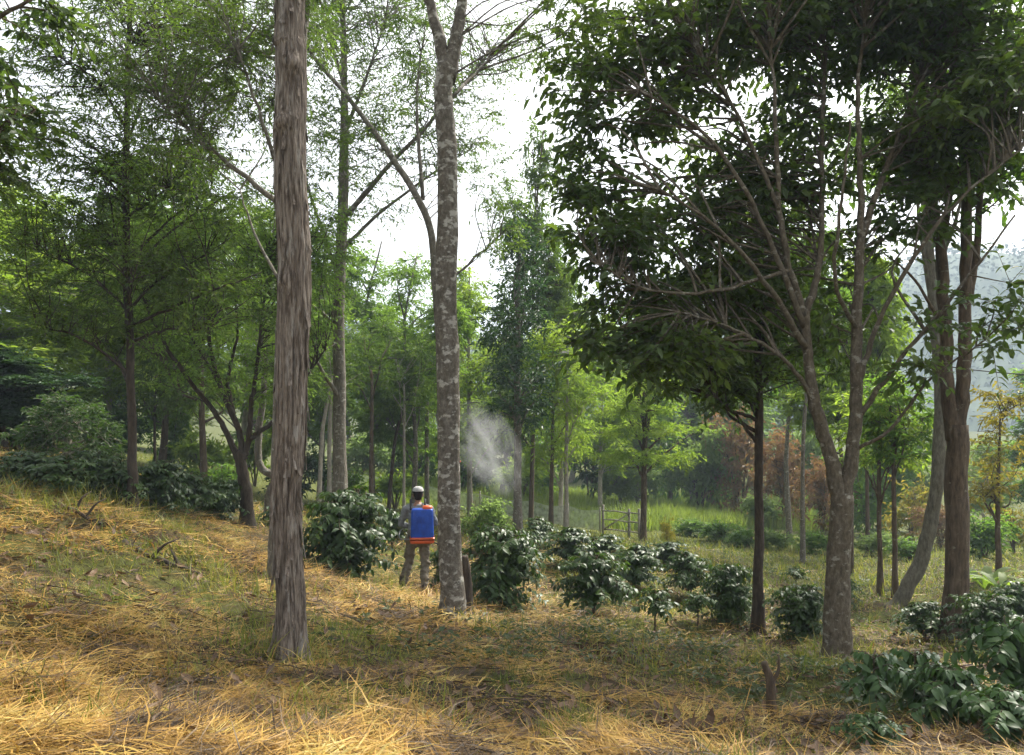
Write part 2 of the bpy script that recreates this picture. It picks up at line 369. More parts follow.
# --- shaggy trunk, nearest
def shaggy(mb, path, rad):
    n, k = 110, 420
    t = np.linspace(0, 1, k); p = np.stack([np.interp(t, np.linspace(0, 1, len(path)), path[:, i]) for i in range(3)], 1)
    r0 = np.interp(t, np.linspace(0, 1, len(rad)), rad); z = p[:, 2]
    ang = np.linspace(0, 2 * np.pi, n, endpoint=False); A, Z = np.meshgrid(ang, z)
    cx, cy = np.cos(A), np.sin(A)
    rid = fbm(cx * 7 + Z * .16, cy * 7 + Z * .11, 5, 4); rid = 1 - np.abs(rid - .5) * 4
    rid2 = vnoise(A * 14 + np.sin(Z * 1.3) * .8, Z * .9, 8)
    scar = 0
    for zz, aa, am in ((2.6, -1.9, .03), (3.75, -1.7, .045), (1.4, -1.4, .02), (4.2, -1.2, .03)):
        scar = scar + am * np.exp(-((Z - zz) / .06) ** 2 - ((A - (aa % (2 * np.pi))) / .6) ** 2)
    rr = r0[:, None] * (1 + .10 * rid + .07 * (rid2 - .5) + .12 * (fbm(cx * 1.5, Z * 1.6, 2) - .5) + .05 * (fbm(A * 9, Z * 7, 12, 2) - .5)) + scar
    base = np.exp(-(Z - z[0] - .1) / .2) * (.7 + .6 * np.cos(A * 4 + 1)); rr = rr + .085 * base * (.5 + vnoise(cx * 2 + 4, cy * 2, 4))
    V = np.stack([p[:, 0, None] + cx * rr, p[:, 1, None] + cy * rr, Z], -1).reshape(-1, 3)
    i = np.arange(k - 1)[:, None] * n; j = np.arange(n)[None]; j2 = (j + 1) % n
    mb.add(V, np.stack([i + j, i + j2, i + n + j2, i + n + j], -1).reshape(-1, 4))
    # loose strips of bark peeling away
    r = np.random.default_rng(4)
    for q in range(240):
        a = r.uniform(0, 2 * np.pi); h = r.uniform(.3, 5.5); zi = np.searchsorted(z, z[0] + h); zi = min(zi, k - 1)
        L = r.uniform(.08, .35); w = r.uniform(.006, .016); s = np.linspace(0, 1, 5)
        o = r0[zi] * 1.06 + .04 * r.random() * s ** 2
        zz = z[zi] - s * L; a2 = a + s * r.normal(0, .08)
        tx, ty = -np.sin(a2), np.cos(a2)
        Lp = np.stack([p[zi, 0] + np.cos(a2) * o - tx * w, p[zi, 1] + np.sin(a2) * o - ty * w, zz], 1)
        Rp = np.stack([p[zi, 0] + np.cos(a2) * o + tx * w, p[zi, 1] + np.sin(a2) * o + ty * w, zz], 1)
        mb.add(np.concatenate([Lp, Rp]), [[i, i + 1, i + 6, i + 5] for i in range(4)])
b = gpx(291, 662); Y = b[1]
tree('thick shaggy reddish trunk standing nearest in the straw, peeling bark', b, PP((290,600,Y),(287,520,Y),(291,420,Y),(295,300,Y),(291,170,Y),(293,60,Y),(291,0,Y),(293,-330,Y),(293,-620,Y)),
     [.11, .108, .116, .123, .13, .127, .122, .118, .09, .05], [], [B(300,-560,Y,200,120,1.6), B(180,-420,Y,100,70,1.)], 'fine', 'bark_red', 1, dict(FINE, n_cl=70), trunk_fn=shaggy, autolimb=6)
b = gpx(275, 588); Y = b[1]
tree('thinner grey trunk half hidden directly behind the shaggy reddish trunk', b, PP((276,500,Y),(280,350,Y),(288,200,Y),(299,60,Y),(305,-40,Y),(312,-200,Y)),
     [.1, .09, .085, .08, .07, .06, .03], [(PP((281,205,Y),(241,173,Y-.1),(206,146,Y-.2),(161,103,Y-.3)), .035, .012), (PP((284,190,Y),(262,120,Y-.3),(238,50,Y-.5)), .03, .01),
      (PP((279,280,Y),(255,235,Y+.2),(240,190,Y+.4)), .02, .008)],
     [B(240,60,Y,50,60,.9), B(170,60,Y,60,50,.8), B(270,10,Y,60,40,.9), B(200,140,Y,50,40,.7,.7)], 'fine', 'bark_grey', 2, dict(FINE, n_cl=200, sub=7), seg=12)
b = gpx(453, 621); Y = b[1]
rt = tree('tall straight trunk with blotchy pale lichen, forking high, beside the man', b,
     PP((451,560,Y),(449,450,Y),(447,330,Y),(448,200,Y),(446,110,Y),(447,62,Y)), [.165, .15, .142, .14, .138, .125, .12, .12],
     [(PP((446,75,Y),(440,40,Y),(430,5,Y),(418,-60,Y),(410,-220,Y)), .085, .03), (PP((448,80,Y),(455,45,Y),(461,5,Y),(470,-60,Y),(490,-200,Y)), .095, .03),
      (PP((452,97,Y),(480,70,Y+.5),(500,45,Y+1),(530,25,Y+1.5)), .02, .008)],
     [B(545,15,Y,50,25,.7), B(500,40,Y,40,30,.7,.4), B(400,-140,Y,120,80,1.3), B(520,-150,Y,120,80,1.3), B(585,-10,Y,40,30,.6)], 'fine', 'bark_mottle', 3, dict(FINE, n_cl=70, ll=.085, lw=.026), seg=26, jag=.09)
b = gpx(467, 618)
st = MB(); Y = b[1] + .1
st.add(*tube(smooth_path([b - [0, 0, .1], at(467,600,Y), at(466,575,Y), at(464,556,Y)], 5), np.linspace(.085, .05, 16), 14, .15, 5, flare=.4))
o = st.build('stump', M['bark_dark'], None, base=b); o.location = b
tag(o, 'dark mossy stub leaning against the foot of the blotchy trunk', 'stump')

# --- trees of the middle distance
b = gpY(340, 16.); Y = 16.
tree('tall mid-distance tree with fine sparse crown and long crossing limbs', b, PP((340,420,Y),(340,300,Y),(344,220,Y),(346,120,Y),(345,40,Y),(343,-80,Y)),
     [.2, .16, .15, .135, .12, .09, .07, .03],
     [(PP((345,215,Y),(350,211,Y),(393,161,Y),(436,116,Y),(491,50,Y)), .07, .02), (PP((340,285,Y),(326,240,Y),(310,195,Y),(300,150,Y)), .05, .015),
      (PP((346,90,Y),(330,40,Y+.3),(318,-10,Y+.5)), .05, .015), (PP((346,130,Y),(365,80,Y-.4),(385,20,Y-.6)), .045, .012), (PP((340,330,Y),(318,310,Y),(300,300,Y)), .045, .015),
      (PP((342,250,Y),(376,216,Y+.4),(436,171,Y+.8),(470,150,Y+1)), .045, .012), (PP((340,400,Y),(322,370,Y-.4),(300,340,Y-.6)), .05, .02)],
     [B(330,10,Y,55,40,1.4), B(395,40,Y,50,50,1.4,.5), B(470,70,Y,60,45,1.4,.6), B(355,120,Y,40,40,1.,.5), B(330,170,Y,40,30,1.,.5), B(440,150,Y,40,35,1.,.6), B(290,130,Y,35,50,1.), B(500,40,Y+.5,45,35,1.2,.6), B(370,190,Y,40,30,1.,.5), B(400,95,Y+1,60,50,1.2,.5), B(470,130,Y+1,40,40,1.,.5), B(380,-20,Y,90,40,1.5,.8)],
     'fine', 'bark_grey', 4, dict(FINE, n_cl=430, cl_r=.62, ll=.11, lw=.033, lv=9, sub=5), seg=12)
b = gpY(442, 14.); Y = 14.
tree('slender leaning stem rising up and left from behind the blotchy trunk', b, PP((442,480,Y),(440,350,Y),(437,281,Y),(431,221,Y),(393,158,Y),(350,100,Y),(310,50,Y),(290,0,Y)),
     [.09, .085, .08, .08, .075, .07, .055, .045, .035, .02], [(PP((423,200,Y),(418,130,Y),(417,90,Y),(425,30,Y)), .04, .012), (PP((438,290,Y),(470,262,Y+.3),(500,235,Y+.5)), .03, .01)],
     [B(310,40,Y,40,45,1.), B(425,40,Y,35,45,1.,.5), B(500,220,Y,35,35,.8,.6), B(400,110,Y,40,30,.8,.5), B(480,180,Y+.3,35,35,.8,.6), B(350,130,Y,40,40,.8,.6)], 'fine', 'bark_grey', 5, dict(FINE, n_cl=110, ll=.1, lw=.028, sub=6), seg=10)
b = gpx(133, 511); Y = b[1]
tree('slim dark trunk rising from the coffee row on the left, feathery drooping crown', b, PP((131,420,Y),(127,310,Y),(124,200,Y),(125,100,Y),(128,0,Y),(130,-120,Y)),
     [.082, .068, .062, .056, .05, .042, .034, .02], [],
     [B(130,40,Y,80,60,1.4), B(75,75,Y,55,45,1.), B(205,60,Y,60,60,1.2), B(110,160,Y,85,40,1.3), B(55,215,Y,50,35,1.), B(195,190,Y,65,45,1.2), B(115,260,Y,95,40,1.3), B(200,290,Y+.4,70,45,1.2), B(85,320,Y,60,25,1.), B(120,-60,Y,110,50,1.5)],
     'fine', 'bark_dark', 6, dict(FINE, n_cl=560, cl_r=.46, ll=.085, lw=.025), autolimb=16, seg=12)
b = gpx(247, 527); Y = b[1]
tree('spreading tree dividing low into several dark crooked stems', b, PP((247,500,Y),(246,478,Y),(244,452,Y)), [.175, .14, .125, .12, .11],
     [(PP((246,478,Y),(233,447,Y),(218,417,Y),(187,377,Y-.3),(160,335,Y-.5),(140,290,Y-.6)), .07, .02), (PP((245,460,Y),(237,425,Y),(222,390,Y),(211,350,Y),(205,290,Y),(195,230,Y)), .066, .02),
      (PP((245,455,Y),(249,440,Y),(251,408,Y),(256,374,Y),(262,320,Y),(270,250,Y)), .066, .02), (PP((249,440,Y),(262,430,Y),(275,420,Y-.2),(300,385,Y-.3),(325,350,Y-.3)), .055, .015),
      (PP((236,422,Y),(228,380,Y+.3),(238,330,Y+.5),(232,280,Y+.6)), .045, .015), (PP((222,390,Y),(200,350,Y+.2),(180,320,Y+.3)), .03, .01)],
     [B(180,300,Y,50,45,1.2), B(230,250,Y,60,50,1.4), B(300,300,Y,45,50,1.3), B(200,370,Y,50,25,1.1,.6), B(280,370,Y,40,30,1.,.7), B(310,230,Y,40,40,1.2), B(160,240,Y,40,40,1.)],
     'fine_light', 'bark_dark', 7, dict(FINE, n_cl=400, cl_r=.5, ll=.1, lw=.03, lv=9), seg=14)
b = gpY(268, 16.5); Y = 16.5
tree('second crooked stem with a bent elbow, right behind the spreading tree', b, PP((272,492,Y),(277,478,Y),(262,465,Y),(262,430,Y),(265,400,Y),(268,330,Y)), [.13, .11, .1, .09, .085, .08, .05],
     [], [B(270,330,Y,40,40,1.), B(250,300,Y,35,40,1.)], 'fine_light', 'bark_grey', 8, dict(FINE, n_cl=50, ll=.1, lw=.03), autolimb=3)
b = gpY(70, 15.); Y = 15.
tree('low domed small tree with dense dark green crown behind left coffee row', b, PP((68,440,Y),(66,415,Y),(66,400,Y)), [.09, .08, .06, .03], [],
     [B(70,425,Y,40,22,1.), B(45,440,Y,28,18,.8), B(95,435,Y,28,20,.8), B(65,405,Y,25,14,.7), B(80,455,Y,40,12,.8)], 'dome', 'bark_pale', 9, dict(BIG, n_cl=110, style='rhomb', ll=.13, lw=.045, cl_r=.3), autolimb=8, name='small_tree')
b = gpY(518, 22.); Y = 22.
tree('straight pole-like tree with narrow dense bluish green crown, centre of grove', b, PP((518,450,Y),(518,380,Y),(519,300,Y),(520,240,Y)), [.14, .12, .11, .08, .04], [],
     [B(516,405,Y,30,28,1.), B(522,365,Y,36,30,1.1), B(515,325,Y,30,30,1.), B(522,280,Y,28,30,.9), B(519,245,Y,18,25,.7)], 'deep', 'bark_grey', 10, dict(BIG, n_cl=150, style='rhomb', ll=.17, lw=.07, cl_r=.5, fine_twigs=False), autolimb=12)
for px, Y, lab, sd in ((551, 24.5, 'thin dark stem with wispy yellow-green crown, left of the pale stem', 11), (566, 24., 'thin pale stem with wispy yellow-green crown near the net fence', 12)):
    b = gpY(px, Y)
    tree(lab, b, PP((px,480,Y),(px+1,420,Y),(px+2,350,Y)), [.1, .075, .07, .05, .025], [],
     [B(px-4,440,Y,24,25,.8,.6), B(px+8,390,Y,34,28,1.1), B(px-2,350,Y,30,25,1.)], 'lime', 'bark_brown' if px == 551 else 'bark_pale', sd, dict(FINE, n_cl=85, sub=6, lv=8, ll=.16, lw=.05, cl_r=.6, fine_twigs=False), autolimb=8)
b = gpY(643, 26.); Y = 26.
tree('slim tree with flat airy tiers of light green foliage beside the gate', b, PP((643,490,Y),(643,440,Y),(644,395,Y),(645,365,Y)), [.13, .115, .1, .075, .03], [],
     [B(640,455,Y,58,9,1.7), B(650,430,Y,52,9,1.6), B(638,408,Y,45,9,1.4), B(646,386,Y,34,9,1.1), B(645,368,Y,20,8,.7)], 'lime', 'bark_brown', 13, dict(FINE, n_cl=150, sub=6, lv=9, ll=.16, lw=.055, cl_r=.55, fine_twigs=False, flat=.25), autolimb=16)

# --- right-hand trees
b = gpx(758, 633); Y = b[1]
tree('straight dark pole trunk with dense dark crown, left of the forked tree', b, PP((758,560,Y),(758,460,Y),(757,370,Y),(757,290,Y),(758,230,Y)), [.11, .088, .08, .075, .065, .05, .03], [],
     [B(695,365,Y,50,30,1.), B(760,300,Y,65,45,1.2), B(715,395,Y,45,18,.8), B(805,350,Y,50,40,1.), B(760,240,Y,45,40,1.), B(680,320,Y,45,35,1.), B(740,360,Y,40,30,.8)], 'broad_dark', 'bark_dark', 14, dict(BIG, n_cl=300, ll=.14, lw=.055, style='rhomb'), autolimb=14, seg=12, lo=.78)
b = gpx(838, 661); Y = b[1]
tree('broad dark-leaved tree with blotchy trunk forking low into many limbs', b, PP((838,620,Y),(840,550,Y),(842,495,Y)), [.215, .19, .165, .155, .15],
     [(PP((841,505,Y),(828,450,Y),(815,405,Y),(808,360,Y),(804,310,Y)), .096, .05), (PP((842,505,Y),(853,450,Y),(857,390,Y),(857,310,Y),(861,238,Y)), .094, .05),
      (PP((804,315,Y),(790,270,Y-.1),(779,210,Y-.2),(775,110,Y-.3),(768,20,Y-.4)), .05, .015), (PP((805,318,Y),(818,270,Y+.1),(822,220,Y+.2),(823,100,Y+.3),(830,10,Y+.4)), .05, .015),
      (PP((861,240,Y),(860,170,Y),(858,100,Y-.1),(864,20,Y-.2)), .045, .015), (PP((861,240,Y),(884,172,Y+.1),(915,95,Y+.2),(945,30,Y+.3)), .045, .015),
      (PP((858,385,Y),(880,320,Y-.2),(922,245,Y-.5),(970,190,Y-.7),(1020,150,Y-.9)), .035, .01), (PP((856,420,Y),(900,360,Y-.3),(950,300,Y-.6),(1015,215,Y-1)), .035, .01),
      (PP((814,400,Y),(785,360,Y-.2),(735,330,Y-.4),(680,312,Y-.6)), .03, .01), (PP((808,350,Y),(770,290,Y-.4),(720,230,Y-.8),(660,190,Y-1.)), .04, .01),
      (PP((806,330,Y),(760,220,Y-.3),(710,140,Y-.6),(640,90,Y-.9)), .04, .01), (PP((779,210,Y-.2),(740,120,Y-.3),(690,40,Y-.4)), .03, .01), (PP((857,330,Y),(835,280,Y-.5),(842,200,Y-.8),(850,120,Y-1)), .03, .01),
      (PP((790,270,Y-.1),(720,290,Y-.6),(650,290,Y-.9),(590,260,Y-1.1)), .025, .008), (PP((853,450,Y),(890,430,Y-.3),(930,380,Y-.6),(985,340,Y-.8)), .025, .008)],
     [B(590,75,Y-.2,35,30,.5), B(650,50,Y+.2,80,45,.7), B(735,30,Y+.3,90,45,.8), B(840,28,Y+.5,100,38,1.), B(940,45,Y+.4,80,42,.9), B(1005,90,Y,40,45,.8), B(620,125,Y-.3,55,30,.6), B(700,110,Y+.3,60,35,.7),
      B(590,190,Y-.3,35,26,.5), B(608,245,Y-.4,42,32,.6), B(680,215,Y+.5,65,35,.7), B(635,300,Y-.2,55,28,.6), B(700,290,Y+.6,60,35,.7), B(745,180,Y+.8,50,45,.7), B(745,265,Y+.9,50,40,.7,.8), B(615,350,Y-.4,45,22,.5),
      B(675,350,Y-.3,45,25,.6), B(795,200,Y+.9,40,60,.6,.5), B(850,290,Y+.9,50,50,.6,.5), B(905,215,Y+.6,50,45,.7,.6), B(960,130,Y,60,35,.9,.9), B(985,320,Y-.8,30,50,.5,.45), B(930,350,Y-.6,45,35,.5,.4), B(868,150,Y+.9,40,30,.6,.35),
      B(760,-40,Y,180,50,1.6,.5), B(920,-40,Y,120,50,1.6,.5), B(808,115,Y+.8,42,38,.6,.7)], 'broad_dark', 'bark_fork', 15, dict(BIG, n_cl=800, cl_r=.5, lv=7), seg=26, jag=.1, flare=.35)
b = gpx(955, 641); Y = b[1]
tree('tall brown trunk splitting into paired upright stems at right', b, PP((956,560,Y),(957,480,Y),(957,425,Y)), [.2, .17, .165, .165, .16],
     [(PP((954,440,Y),(946,380,Y),(945,320,Y),(940,245,Y),(932,195,Y),(925,90,Y),(920,-60,Y)), .1, .035), (PP((958,440,Y),(963,380,Y),(966,300,Y),(967,200,Y),(969,90,Y),(972,-80,Y)), .1, .04),
      (PP((966,310,Y+.05),(974,270,Y+.1),(980,195,Y+.15),(988,90,Y+.2),(995,-60,Y+.2)), .06, .02), (PP((940,250,Y+.05),(948,200,Y+.15),(950,100,Y+.2),(955,-40,Y+.2)), .06, .02),
      (PP((945,330,Y),(915,280,Y-.3),(880,250,Y-.5)), .025, .008)],
     [B(930,-40,Y,90,60,1.5), B(1000,60,Y,50,50,1.2), B(1000,170,Y,35,35,1.), B(900,150,Y+.3,45,35,1.,.6), B(945,150,Y+.3,40,40,1.,.5)], 'broad_mid', 'bark_brown', 16, dict(BIG, n_cl=240), seg=18, jag=.1)
b = gpx(893, 607); Y = b[1]
tree('grey trunk curving out of the slope then upright, behind the paired stems', b, PP((906,592,Y),(922,562,Y),(934,520,Y),(941,465,Y),(943,390,Y+.2),(938,300,Y+.4),(930,210,Y+.6),(925,110,Y+.6),(920,20,Y+.6)),
     [.19, .165, .155, .15, .145, .135, .125, .11, .09, .06, .03], [], [B(920,40,Y,70,60,1.5), B(880,130,Y+.5,40,40,1.2), B(960,100,Y+.5,50,50,1.2)], 'fine_light', 'bark_olive', 17, dict(FINE, n_cl=90, ll=.14, lw=.045, cl_r=.6), autolimb=7)
for px, Y, lab, sd, tp in ((881, 16.8, 'thin stem with loose yellow-green leaves, left of its pair near curved trunk', 18, 430), (896, 16.2, 'thin brown stem with layered green leaves beside the curved trunk', 19, 420)):
    b = gpY(px, Y)
    tree(lab, b, PP((px-2,540,Y),(px-3,480,Y),(px-1,tp,Y)), [.075, .06, .055, .045, .02], [], [B(px+2,tp,Y,35,18,1.), B(px-6,tp-25,Y,30,15,.9), B(px+8,tp+28,Y,26,12,.8)],
     'lime' if sd == 18 else 'broad_mid', 'bark_brown', sd, dict(BIG, n_cl=55, style='rhomb', ll=.15, lw=.06, cl_r=.45), autolimb=7)
b = gpY(1000, 17.5); Y = 17.5
tree('yellowing sparse tree at the far right beyond the paired stems', b, PP((998,540,Y),(999,480,Y),(1000,420,Y)), [.085, .07, .06, .04, .02], [],
     [B(1005,405,Y,30,22,.9), B(990,440,Y,30,20,.9), B(1012,470,Y,25,20,.8), B(985,490,Y,22,15,.7)], 'gold', 'bark_brown', 20, dict(BIG, n_cl=42, style='rhomb', ll=.15, lw=.06, cl_r=.4), autolimb=8)
b = gpY(-90, 7.); Y = 7.
tree('big-leaved branches reaching in at the upper left corner', b, PP((-92,420,Y),(-95,250,Y),(-95,80,Y),(-90,-80,Y)), [.14, .12, .11, .09, .05], 
     [(PP((-95,220,Y),(-50,170,Y),(0,130,Y),(35,110,Y)), .035, .008), (PP((-95,120,Y),(-40,50,Y),(20,5,Y),(50,-10,Y)), .035, .008)],
     [B(5,125,Y,35,40,.5), B(-40,150,Y,40,50,.6), B(15,0,Y,40,25,.5), B(-60,20,Y,50,60,.8), B(-10,75,Y,25,20,.4)], 'broad_dark', 'bark_brown', 21, dict(BIG, n_cl=60, cl_r=.34, ll=.12, lw=.05))

# --- background trees: prototypes about 10 m tall
def proto(kind, seed):
    r = np.random.default_rng(seed); mbt = MB(); base = np.zeros(3)
    spec = {'broad': ('broad_mid', 'bark_grey', .12, 1.0), 'lime': ('lime', 'bark_pale', .16, .9), 'deep': ('deep', 'bark_dark', .12, 1.0), 'fine': ('fine_light', 'bark_grey', .18, .9), 'olive': ('fine', 'bark_brown', .18, .9), 'sage': ('sage', 'bark_grey', .10, 1.), 'broadhigh': ('broad_mid', 'bark_grey', .5, 1.), 'limehigh': ('lime', 'bark_brown', .45, 1.)}[kind]
    h0 = spec[2] * 10
    path = smooth_path([[0, 0, -.4], [r.normal(0, .1), r.normal(0, .1), 3], [r.normal(0, .25), r.normal(0, .25), 6.5], [r.normal(0, .3), r.normal(0, .3), 9.2]], 6)
    mbt.add(*tube(path, np.linspace(.11, .025, len(path)), 9, .12, seed, flare=.3))
    blobs = []; src = list(dens(path[6:], .3))
    for k in range(18):
        z = h0 + .7 + (9.0 - h0 - .7) * (k + r.random()) / 18; wz = 1 - abs((z - h0) / (10 - h0) - .42) * 1.15; a = r.uniform(0, 6.28); q = r.uniform(.2, 1.9) * max(.3, wz)
        blobs.append((np.array([math.cos(a) * q, math.sin(a) * q, z]), np.array([1.25, 1.25, .75]) * r.uniform(.65, 1.15) * max(.5, wz)))
        if k % 2:
            s = path[np.argmin(np.abs(path[:, 2] - (z - 1.3)))]; p = smooth_path([s, (s + blobs[-1][0]) / 2 + r.normal(0, .12, 3), blobs[-1][0]], 4)
            mbt.add(*tube(p, np.linspace(.04, .015, len(p)), 6)); src += list(dens(p, .3))
    cb = MB()
    fine = kind in ('fine', 'olive', 'lime')
    crown_geo(cb, r, blobs, src, n_cl={'sage': 190, 'deep': 330, 'broad': 280}.get(kind, 240), sub=7, lv=11, cl_r=.62, ll=.2 if fine else .23, lw=.062 if fine else .10, droop=.3, style='rhomb', twig=.016, fine_twigs=False)
    t = mbt.build('trunk', M[spec[1]]); c = cb.build('crown', [M[spec[0]], M[spec[1]]], smooth=False)
    return t, c
PROTO = {}
for i, k in enumerate(('broad', 'lime', 'deep', 'fine', 'olive', 'sage', 'broadhigh', 'limehigh')):
    PROTO[k] = [proto(k, 100 + i * 3 + j) for j in range(2)]
used = set(); gcount = [0]
def far_tree(px, top, hw, Y, kind, label, group='trees at the back of the grove'):
    b = gpY(px, Y); H = at(px, top, Y)[2] - b[2]; wd = hw / F * Y
    root = empty('tree', b, label, 'tree', group)
    gcount[0] += 1; pr = PROTO[kind][gcount[0] % 2]
    for p in pr:
        if p.name not in used: o = p; used.add(p.name)
        else: o = p.copy(); COL.objects.link(o)
        o.parent = root
    root.scale = (wd / 2.3, wd / 2.3, H / 9.8); root.rotation_euler = (0, 0, gcount[0] * 2.4)
    return root
FAR = [
 (-15,150,120,19,'lime','bright bushy tree at the left edge, cut by the frame'),
 (50,185,75,21,'lime','sunlit light green tree filling the left side under the sky gap'),
 (108,225,70,24,'lime','green tree just left of the slim dark trunk'),
 (5,335,75,17,'deep','shadowy dark tree low at the left edge'),
 (160,215,80,26,'olive','olive tree filling the gap right of the slim dark trunk'),
 (205,120,75,22,'olive','tall feathery tree behind the leftmost stems of the spreading tree'),
 (245,185,80,30,'lime','fine-leaved tree straight behind the spreading tree'),
 (320,210,70,28,'fine','fine-leaved tree showing between the shaggy trunk and crossing limbs'),
 (372,225,65,30,'fine','light feathery tree below the crossing limbs'),
 (412,240,60,27,'fine','feathery tree just left of the blotchy trunk'),
 (470,250,60,32,'lime','fresh green tree just right of the blotchy trunk'),
 (530,108,52,27,'olive','tall olive-topped tree rising behind the bluish narrow crown'),
 (560,270,50,33,'lime','yellow-green tree between bluish crown and tiered tree'),
 (600,300,50,40,'lime','pale hazy tree above the net fence'),
 (640,290,60,46,'broad','rounded hazy tree behind the tiered tree'),
 (690,320,60,52,'sage','grey-green tree across the meadow behind the dark crown'),
 (620,395,40,44,'sage','dark-stemmed bluish tree at the meadow edge'),
 (735,300,70,56,'fine','tall light tree behind the straight dark pole'),
 (790,270,60,34,'broadhigh','leafy tree glowing between the forked limbs'),
 (845,330,60,30,'limehigh','bright yellow-green tree seen through the forked tree'),
 (880,390,40,40,'broad','low green tree right of the forked trunk'),
 (915,400,40,48,'sage','greyish tree left of the paired stems, below the hill'),
 (990,430,45,44,'lime','low yellowish tree under the hazy hill at far right'),
 (500,330,60,45,'sage','misty grey-green tree behind the spray'),
 (440,330,60,50,'sage','misty tree far behind the man'),
 (345,330,60,48,'fine','pale far tree seen under the crossing limbs'),
 (280,330,60,46,'broad','far tree behind the bent elbow stem'),
 (190,340,70,42,'lime','sunlit far tree above the pale path'),
 (100,360,60,34,'deep','dark far tree above the domed small tree'),
 (1060,330,60,40,'broad','green tree at the far right edge, cut by the frame'),
 (760,350,60,70,'sage','faint distant tree past the rusty bushes'),
 (570,370,60,75,'sage','faint distant tree past the fence'),
 (660,385,60,80,'broad','faint distant green tree past the meadow'),
 (30,200,80,40,'fine','far pale tree peeping over the left edge trees'),
 (803,212,55,23,'broadhigh','leafy tree behind the upper limbs of the forked tree'),
 (868,232,45,27,'limehigh','fine-leaved tree between the forked tree and curved trunk'),
 (130,150,80,38,'broad','far tree above and behind the olive tree at left'),
]
for a in FAR: far_tree(*a)
# bare pole trunks of young trees in the shade
def pole(px, Y, top, r0, bark, lean, label, sd):
    b = gpY(px, Y)
    tree(label, b, PP((px + lean * .3, (top + 490) / 2, Y), (px + lean, top, Y)), [r0, r0 * .85, r0 * .75, r0 * .5], [], [B(px + lean, top, Y, 26, 22, .9), B(px + lean * 1.3, top - 30, Y, 24, 20, .8)],
         'fine', bark, sd, dict(FINE, n_cl=28, sub=6, lv=8, ll=.15, lw=.045, cl_r=.5, fine_twigs=False), seg=8, autolimb=3, group='young pole trees in the shade', flare=.2)
pole(371, 24, 370, .085, 'bark_brown', 0, 'slim brown pole tree straight above the large coffee bush', 31)
pole(318, 22, 380, .08, 'bark_pale', 14, 'pale leaning pole tree just right of the shaggy trunk', 32)
pole(329, 23, 380, .09, 'bark_pale', 2, 'pale upright pole tree beside the leaning one', 33)
pole(388, 26, 390, .08, 'bark_dark', 22, 'dark pole tree bending right above the large coffee bush', 34)
pole(404, 25, 385, .06, 'bark_pale', 0, 'thinnest pale pole tree directly behind the man', 35)
pole(427, 28, 380, .11, 'bark_grey', 0, 'grey pole tree close to the left edge of the blotchy trunk', 36)
pole(155, 22, 395, .055, 'bark_dark', 0, 'short dark pole tree between slim dark trunk and spreading tree', 37)
pole(14, 18, 395, .13, 'bark_brown', 0, 'brown pole tree at the left edge beside the domed small tree', 38)
pole(852, 20, 440, .05, 'bark_brown', 0, 'very thin stem showing just right of the forked trunk', 39)

# ------------------------------------------------------------------ shrubs and coffee
def shrub_proto(leaf, seed, h=1.0, w=.6, n=70, ll=.11, lw=.05, bark='bark_brown', cl=.22, style='rhomb'):
    r = np.random.default_rng(seed); st = MB(); src = []
    for k in range(5):
        a = r.uniform(0, 6.28); q = r.uniform(.2, .7) * w
        p = smooth_path([[0, 0, -.08], [math.cos(a) * q * .4, math.sin(a) * q * .4, h * .4], [math.cos(a) * q, math.sin(a) * q, h * .85]], 5)
        st.add(*tube(p, np.linspace(.018, .006, len(p)), 6)); src += list(dens(p[3:], .1))
    blobs = [(np.array([math.cos(a) * w * .45, math.sin(a) * w * .45, h * z]), np.array([w * .5, w * .5, h * .25])) for a, z in [(r.uniform(0, 6.28), r.uniform(.3, .8)) for _ in range(9)]]
    cb = MB(); crown_geo(cb, r, blobs, src, n_cl=n, sub=5, lv=6, cl_r=cl, ll=ll, lw=lw, droop=.25, style=style, twig=.006, fine_twigs=False)
    return st.build('stems', M[bark]), cb.build('foliage', [M[leaf], M[bark]], smooth=False)
SHR = {'green': shrub_proto('broad_mid', 201), 'lime': shrub_proto('lime', 202), 'rust': shrub_proto('rust', 203, ll=.10, lw=.035), 'sage': shrub_proto('sage', 204), 'deep': shrub_proto('deep', 205), 'gold': shrub_proto('gold', 206, n=40)}
def shrub(px, py, hw, hp, kind, label, group='shrubs beyond the coffee', Y=None, name='shrub'):
    b = gpx(px, py) if Y is None else gpY(px, Y); Y = b[1]
    root = empty(name, b, label, 'shrub', group)
    for p in SHR[kind]:
        if p.name not in used: o = p; used.add(p.name)
        else: o = p.copy(); COL.objects.link(o)
        o.parent = root
    s = hw / F * Y / .72; root.scale = (s, s, hp / F * Y / 1.08); root.rotation_euler = (0, 0, px * 1.7)
